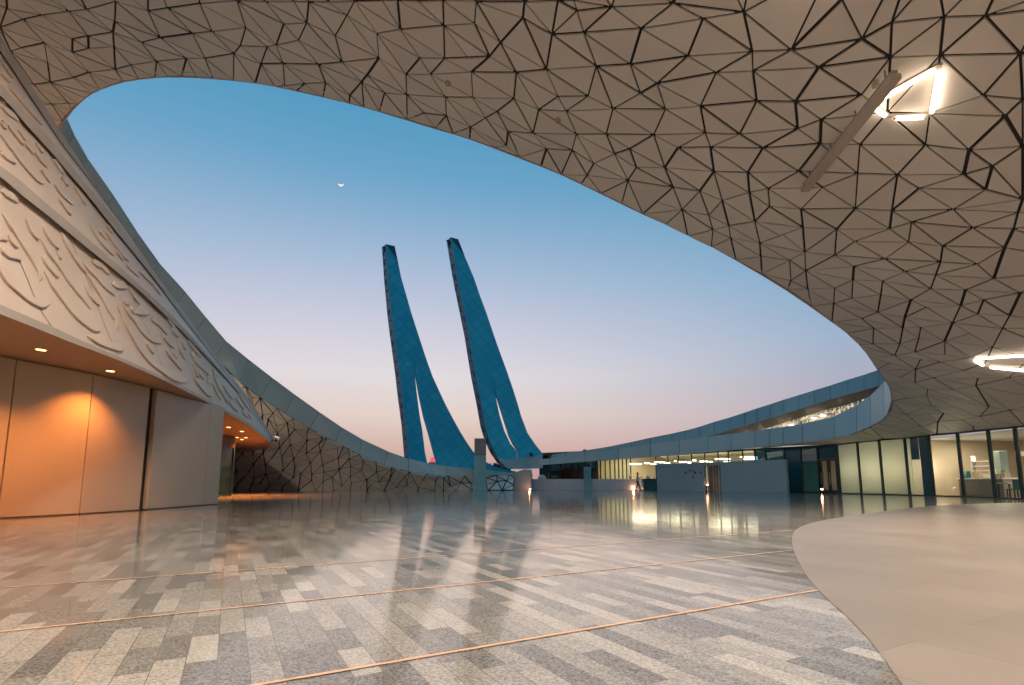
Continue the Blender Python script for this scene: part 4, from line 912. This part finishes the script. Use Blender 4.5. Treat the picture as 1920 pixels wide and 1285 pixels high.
for px in (1325.5, 1346): m_.box(on_screen(px)-nS*.2+Vector((0, 0, 1.13)), (.10, .10, 2.24), math.atan2(dS.y, dS.x))
for px in (1331, 1336, 1341): m_.box(on_screen(px)-nS*.5+Vector((0, 0, 1.13)), (.04, .04, 2.24), math.atan2(dS.y, dS.x))
m_.build('door_frame', pm('cream_frame', (.5, .45, .33), .5), scw)
# dark raised lettering on the screen wall
m_ = MB()
def pen(pts, w=.07):
    P = [on_screen(x)+Vector((0, 0, at(x, y, on_screen(x).y).z)) for x, y in pts]
    for a, b in zip(P, P[1:]): m_.bar(a+nS*.012, b+nS*.012, .03, w, up=(0, 0, 1))
for q in (((1284,887.3),(1286,887.8),(1288.5,886.6)), ((1286.5,884),(1287.2,886.6)), ((1292,881.8),(1294,883),(1295.5,882.2)), ((1296.5,881.5),(1298.4,882.6)), ((1301.5,882),(1302.4,886),(1304,888.2),(1306,887)), ((1303.5,884.8),(1305.5,886.2)), ((1298.4,893.6),(1300,895.2),(1301.4,893)), ((1299.4,896.4),(1300.2,897)), ((1313,886.6),(1315,887.2),(1317,886.4)), ((1310,882.2),(1311.4,883))): pen(q)
m_.build('lettering', M['ink'], scw)
# dark counter block left of the screen
p = at(1219, 920, 50.5); o = empty('bar_counter', (p.x, 50.5, 0), 'dark teal-black bar counter beside the walking person', 'counter')
w_ = (1233-1206)/FPX*50.5
m_ = MB(); m_.box((p.x, 50.5, .55), (w_, .7, 1.1)); m_.build('base', M['dteal'], o, bevel=.02)
m_ = MB(); m_.box((p.x, 50.45, 1.13), (w_+.08, .85, .06)); m_.build('worktop', M['black'], o)
for k, (x, h_) in enumerate(((1213, .28), (1216.5, .38), (1226, .3))):
    q = at(x, 898, 50.5); m_ = MB(); m_.tube([(q.x, 50.4, 1.16), (q.x, 50.4, 1.16+h_*.5), (q.x, 50.4, 1.16+h_)], [.11, .13, .07], 10); oo = m_.build('glass_jar', M['white']); tag(oo, ('white jar on the left end of the dark bar counter', 'taller white jar second from left on the dark bar counter', 'white jar nearest the screen wall on the dark bar counter')[k], 'jar')

# small ground uplights
for x, y, lb_, dv, e in ((994, 917.5, 'ground uplight at the foot of the pink end wall', (-.45, .35, .55), 1.0), (1189, 917.5, 'ground uplight by the walking person before the low wall', (-.65, .5, .15), 1.6), (1326, 910, 'bright spotlight at the screen wall doorway', (.4, .6, -.1), .35), (1541, 918, 'ground uplight beside the black-framed pavilion door', (.1, .5, .4), .7)):
    Y = {994: 52.9, 1189: 53.0, 1326: 44.6, 1541: 37.2}[x]
    p = at(x, y, Y); o = empty('uplight', (p.x, p.y, 0), lb_, 'uplight', 'small warm lights along the plaza edge')
    m_ = MB(); m_.tube([(p.x, p.y+.06, max(0, p.z-.1)), (p.x, p.y, p.z)], [.07, .09], 10); m_.build('housing', M['black'], o)
    m_ = MB(); m_.tube([(p.x, p.y-.005, p.z), (p.x, p.y-.03, p.z+.05)], [.085, .06], 10); m_.build('lens', M['uplamp'], o)
    if p.z > .5:
        m_ = MB(); m_.tube([(p.x, p.y+.06, 0), (p.x, p.y+.06, p.z-.09)], .025, 6); m_.build('stem', M['black'], o)
    lamp('uplight_lamp', 'POINT', (p.x-.1, p.y-.12, p.z+.12), P_UP*e, (1.0, .42, .2), o, shadow_soft_size=.05)

# ================================================================== CEILING LIGHTS
def tube_fixture(corners, label, power, off=.10, plan=False, spread=125):
    P = []
    for q in corners:
        h = Vector((q[0], q[1], zs(q[0], q[1]))) if plan else hit(*q); P.append(h+Vector((0, 0, -off)))
    c = sum(P, Vector())/len(P); o = empty('linear_light', c, label, 'ceiling light', 'quadrilateral tube lights on the canopy ceiling')
    for a, b in zip(P, P[1:]+P[:1]):
        t = (b-a).normalized()*.14; m_ = MB(); m_.tube([a+t, b-t], .05, 8); m_.build('tube', M['tube'], o)
    m_ = MB()
    for a, b in zip(P, P[1:]+P[:1]): m_.bar(a+Vector((0, 0, .07)), b+Vector((0, 0, .07)), .09, .05)
    m_.build('housing', M['lip'], o)
    l = lamp('linear_light_lamp', 'AREA', c+Vector((0, 0, -.22)), power*min(2.6, (c.z/10)**2), WARM, o, shape='DISK', size=1.1, spread=R(spread)); return o
tube_fixture([(1761,118),(1745,212),(1667,216),(1632,190)], 'bright four-sided tube light next to the long grey beam at upper right', P_FIX)
tube_fixture([(1822,669),(1848,684),(1960,694),(2010,655)], 'bright four-sided tube light cut by the right picture edge', P_FIX*.7)
for x, y in ((5.6, 8.4), (-2.5, 3.2), (13.5, 3), (5, -4), (-5, 9), (16, -4), (-8, -7), (12, -10), (-27, 27), (-26.5, 34.5)):  # unseen fixtures added for light level; far-left pair brightens the lattice flank
    tube_fixture([(x-.9, y-.6), (x+.8, y-.8), (x+.9, y+.5), (x-.6, y+.8)], 'added four-sided tube light, out of frame or hidden behind the hall', P_FIX*(2.2 if x < -20 else .28 if (x, y) == (-5, 9) else 1), plan=True, spread=172 if x < -20 else 125)
# long suspended beam
a = hit(1677, 110); b = hit(1507, 332); o = empty('lighting_beam', (a+b)/2+Vector((0, 0, -.45)), 'long grey trough beam hanging diagonally under the canopy', 'beam')
dn = Vector((0, 0, -.42)); m_ = MB(); m_.bar(a+dn, b+dn, .24, .15); m_.build('trough', M['lip'], o, bevel=.02)
m_ = MB()
for t in (.08, .36, .64, .92): m_.bar(a.lerp(b, t)+dn*.9, a.lerp(b, t)+Vector((0, 0, .02)), .03, .03)
m_.build('hanger', M['grey'], o)
m_ = MB(); m_.bar(a.lerp(b, .01)+dn*.8+Vector((0, 0, .06)), a.lerp(b, .99)+dn*.8+Vector((0, 0, .06)), .14, .06); m_.build('cable_tray', M['grey'], o)
for x, y in ((1642, 152), (1046, 222), (840, 152),):
    h = hit(x, y); m_ = MB(); m_.tube([h+Vector((0, 0, -.03)), h+Vector((0, 0, -.14)), h+Vector((0, 0, -.17))], [.09, .08, .03], 12); oo = m_.build('ceiling_sensor', M['lip']); tag(oo, {1642: 'tiny round sensor beside the four-sided tube light on the ceiling', 1046: 'tiny round sensor on the ceiling above the middle of the opening', 840: 'tiny round sensor on the ceiling near the opening edge at left centre', 1905: 'tiny round sensor on the ceiling at the right picture edge'}[x], 'sensor', 'tiny round sensors on the ceiling')

# ================================================================== SECURITY CAMERA
p = at(519, 822, 37.5); o = empty('security_camera', p, 'white security camera beside the rounded tip of the hall', 'camera')
m_ = MB(); m_.bar(p+Vector((-.28, .06, .04)), p+Vector((.26, -.1, -.06)), .22, .26); m_.build('housing', M['white'], o, bevel=.05)
m_ = MB(); m_.tube([p+Vector((.02, -.12, -.12)), p+Vector((.02, -.16, -.24))], [.10, .08], 10); m_.build('lens', M['black'], o)
m_ = MB(); m_.tube([p+Vector((-.1, .1, .08)), p+Vector((-.45, .25, .10)), p+Vector((-.62, .3, .1))], .04, 8); m_.build('bracket', M['white'], o)

# ================================================================== MOON
p = at(639, 344, 3000); m_ = MB(); rr = 3000*1.22*4.6/FPX/1.0; N = 16; up_ = Vector((.12, 0, 1)).normalized(); sd = Vector((1, 0, -.12)).normalized()
out_ = []; inn = []
for k in range(N+1):
    w = math.pi*(1+k/N); out_.append(p+sd*math.cos(w)*rr+up_*math.sin(w)*rr); inn.append(p+sd*math.cos(w)*rr+up_*math.sin(w)*rr*.42)
i0 = 0
for k in range(N):
    m_.prism([out_[k], out_[k+1], inn[k+1], inn[k]], (0, 6, 0))
o = m_.build('moon', M['moon']); tag(o, 'thin crescent moon in the blue sky left of the minarets', 'moon')

# ================================================================== PERSON, walking to the right along the far wall, arms raised in front
def person(loc, height):
    root = empty('person', loc, 'person in a light shirt and dark blue trousers walking right, hands held up before them', 'person')
    S = height/1.75
    def skin(name, J, E, rad, mat, sub=2, par=root):
        me = bpy.data.meshes.new(name); me.from_pydata([tuple(Vector(j)*S+Vector(loc)) for j in J], E, []); o = bpy.data.objects.new(name, me); col.objects.link(o)
        s = o.modifiers.new('skin', 'SKIN'); sv = me.skin_vertices[0].data
        for i, r_ in enumerate(rad):
            q = r_ if isinstance(r_, tuple) else (r_, r_); sv[i].radius = (q[0]*S, q[1]*S)
        sv[0].use_root = True; s.use_smooth_shade = True
        if sub: u = o.modifiers.new('sub', 'SUBSURF'); u.levels = sub; u.render_levels = sub
        me.materials.append(mat); o.parent = par; o.matrix_parent_inverse = Matrix.Translation(loc).inverted(); return o
    skinm = pm('skin', (.30, .17, .11), .6); shirt = pm('light_shirt', (.38, .45, .48), .8); trou = pm('dark_blue_trousers', (.02, .04, .09), .8); hair = pm('black_hair', (.012, .010, .010), .6); shoe = pm('dark_shoe', (.05, .02, .02), .5)
    # x = walking direction, y = side; body: pelvis, spine, neck, head, legs, arms and five fingers a hand
    J = [(0,0,.94),(.01,0,1.12),(.02,0,1.32),(.03,0,1.46),(.05,0,1.55),(.065,0,1.64),(.06,0,1.71)]; E = [(0,1),(1,2),(2,3),(3,4),(4,5),(5,6)]; rad = [(.15,.11),(.14,.10),(.17,.11),(.075,.07),(.055,.055),(.085,.095),(.07,.075)]
    for sy, kx, ax in ((-1, .22, -.20), (1, -.02, .16)):
        b = len(J); J += [(.0,.09*sy,.88),(kx*.5+.03,.10*sy,.49),(kx if sy < 0 else -.24,.10*sy,.09),((kx if sy < 0 else -.24)+.13,.11*sy,.04)]; E += [(0,b),(b,b+1),(b+1,b+2),(b+2,b+3)]; rad += [.095,.062,.042,.035]
    for sy in (-1, 1):
        b = len(J); J += [(.03,.19*sy,1.40),(.10,.23*sy,1.14),(.33,.13*sy,1.26),(.40,.10*sy,1.30)]; E += [(2,b),(b,b+1),(b+1,b+2),(b+2,b+3)]; rad += [.058,.045,.032,.028]
        w = len(J)-1
        for k, (dz, L) in enumerate(((.03,.075),(.012,.085),(-.006,.08),(-.022,.062))):
            f = len(J); J += [(.45,.095*sy,1.305+dz),(.45+L*.6,.08*sy,1.31+dz),(.45+L,.05*sy,1.312+dz)]; E += [(w,f),(f,f+1),(f+1,f+2)]; rad += [.0095,.009,.007]
        f = len(J); J += [(.425,.085*sy,1.345),(.445,.06*sy,1.375)]; E += [(w,f),(f,f+1)]; rad += [.011,.009]
    body = skin('body', J, E, rad, skinm)
    skin('shirt', [(0,0,.90),(.01,0,1.12),(.02,0,1.33),(.03,0,1.45),(.03,-.19,1.40),(.09,-.225,1.16),(.03,.19,1.40),(.09,.225,1.16)], [(0,1),(1,2),(2,3),(2,4),(4,5),(2,6),(6,7)], [(.165,.125),(.155,.115),(.18,.12),(.085,.08),.072,.06,.072,.06], shirt)
    skin('trousers', [(0,0,1.02),(0,-.09,.87),(.14,-.10,.49),(.22,-.10,.13),(0,.09,.87),(.02,.10,.49),(-.22,.10,.13)], [(0,1),(1,2),(2,3),(0,4),(4,5),(5,6)], [(.165,.125),.105,.076,.06,.105,.076,.06], trou)
    skin('hair', [(.045,0,1.68),(.05,0,1.735),(.01,0,1.66)], [(0,1),(0,2)], [(.082,.09),(.07,.075),(.06,.07)], hair)
    f = MB()
    def P_(x, y, z): return Vector((x, y, z))*S+Vector(loc)
    f.prism([P_(.150,-.02,1.66), P_(.150,.02,1.66), P_(.155,.018,1.615), P_(.155,-.018,1.615)], (.018*S, 0, -.01)); f.build('nose', skinm, root)
    f = MB()
    for sy in (-1, 1): f.tube([P_(.145,.035*sy,1.665), P_(.156,.035*sy,1.665)], .011*S, 8)
    f.build('eyes', M['black'], root)
    f = MB(); f.box(P_(.148,0,1.585), (.015, .05, .012)); f.build('mouth', pm('lips', (.25, .09, .08), .5), root)
    f = MB()
    for sy in (-1, 1): f.tube([P_(.06,.088*sy,1.60), P_(.05,.10*sy,1.635), P_(.055,.092*sy,1.665)], [.012, .02, .012], 8)
    f.build('ears', skinm, root)
    for sx, sy in ((.22, -1), (-.24, 1)):
        f = MB(); f.box(P_(sx+.06, .10*sy, .045), (.27*S, .09*S, .085*S)); f.build('shoe', shoe, root, bevel=.025)
    return root
pp = atz(1195, 919.9, 0); person((pp.x, 52.3, 0), 1.78)
ph_ = MB(); q = Vector((pp.x, 52.3, 0))+Vector((.53, 0, 1.345)); ph_.box(q, (.012, .075, .15)); o = ph_.build('phone', M['black'], None, bevel=.004); tag(o, 'black phone held up in the walking person\'s hands', 'phone')
# slim stand beside the person
p = atz(1180, 919.3, 0); o = empty('post_stand', (p.x, 54.0, 0), 'slim brown post with round head before the low wall, left of the person', 'post')
m_ = MB(); m_.tube([(p.x, 54.2, 0), (p.x, 54.2, 1.42)], .055, 8); m_.build('post', M['bronze'], o)
m_ = MB(); m_.tube([(p.x, 54.2, 1.42), (p.x, 54.2, 1.5), (p.x, 54.2, 1.6), (p.x, 54.2, 1.68)], [.08, .15, .14, .05], 12); m_.build('round_head', M['lip'], o, smooth=True)
m_ = MB(); m_.tube([(p.x, 54.2, 0), (p.x, 54.2, .03)], .18, 14); m_.build('base', M['bronze'], o)
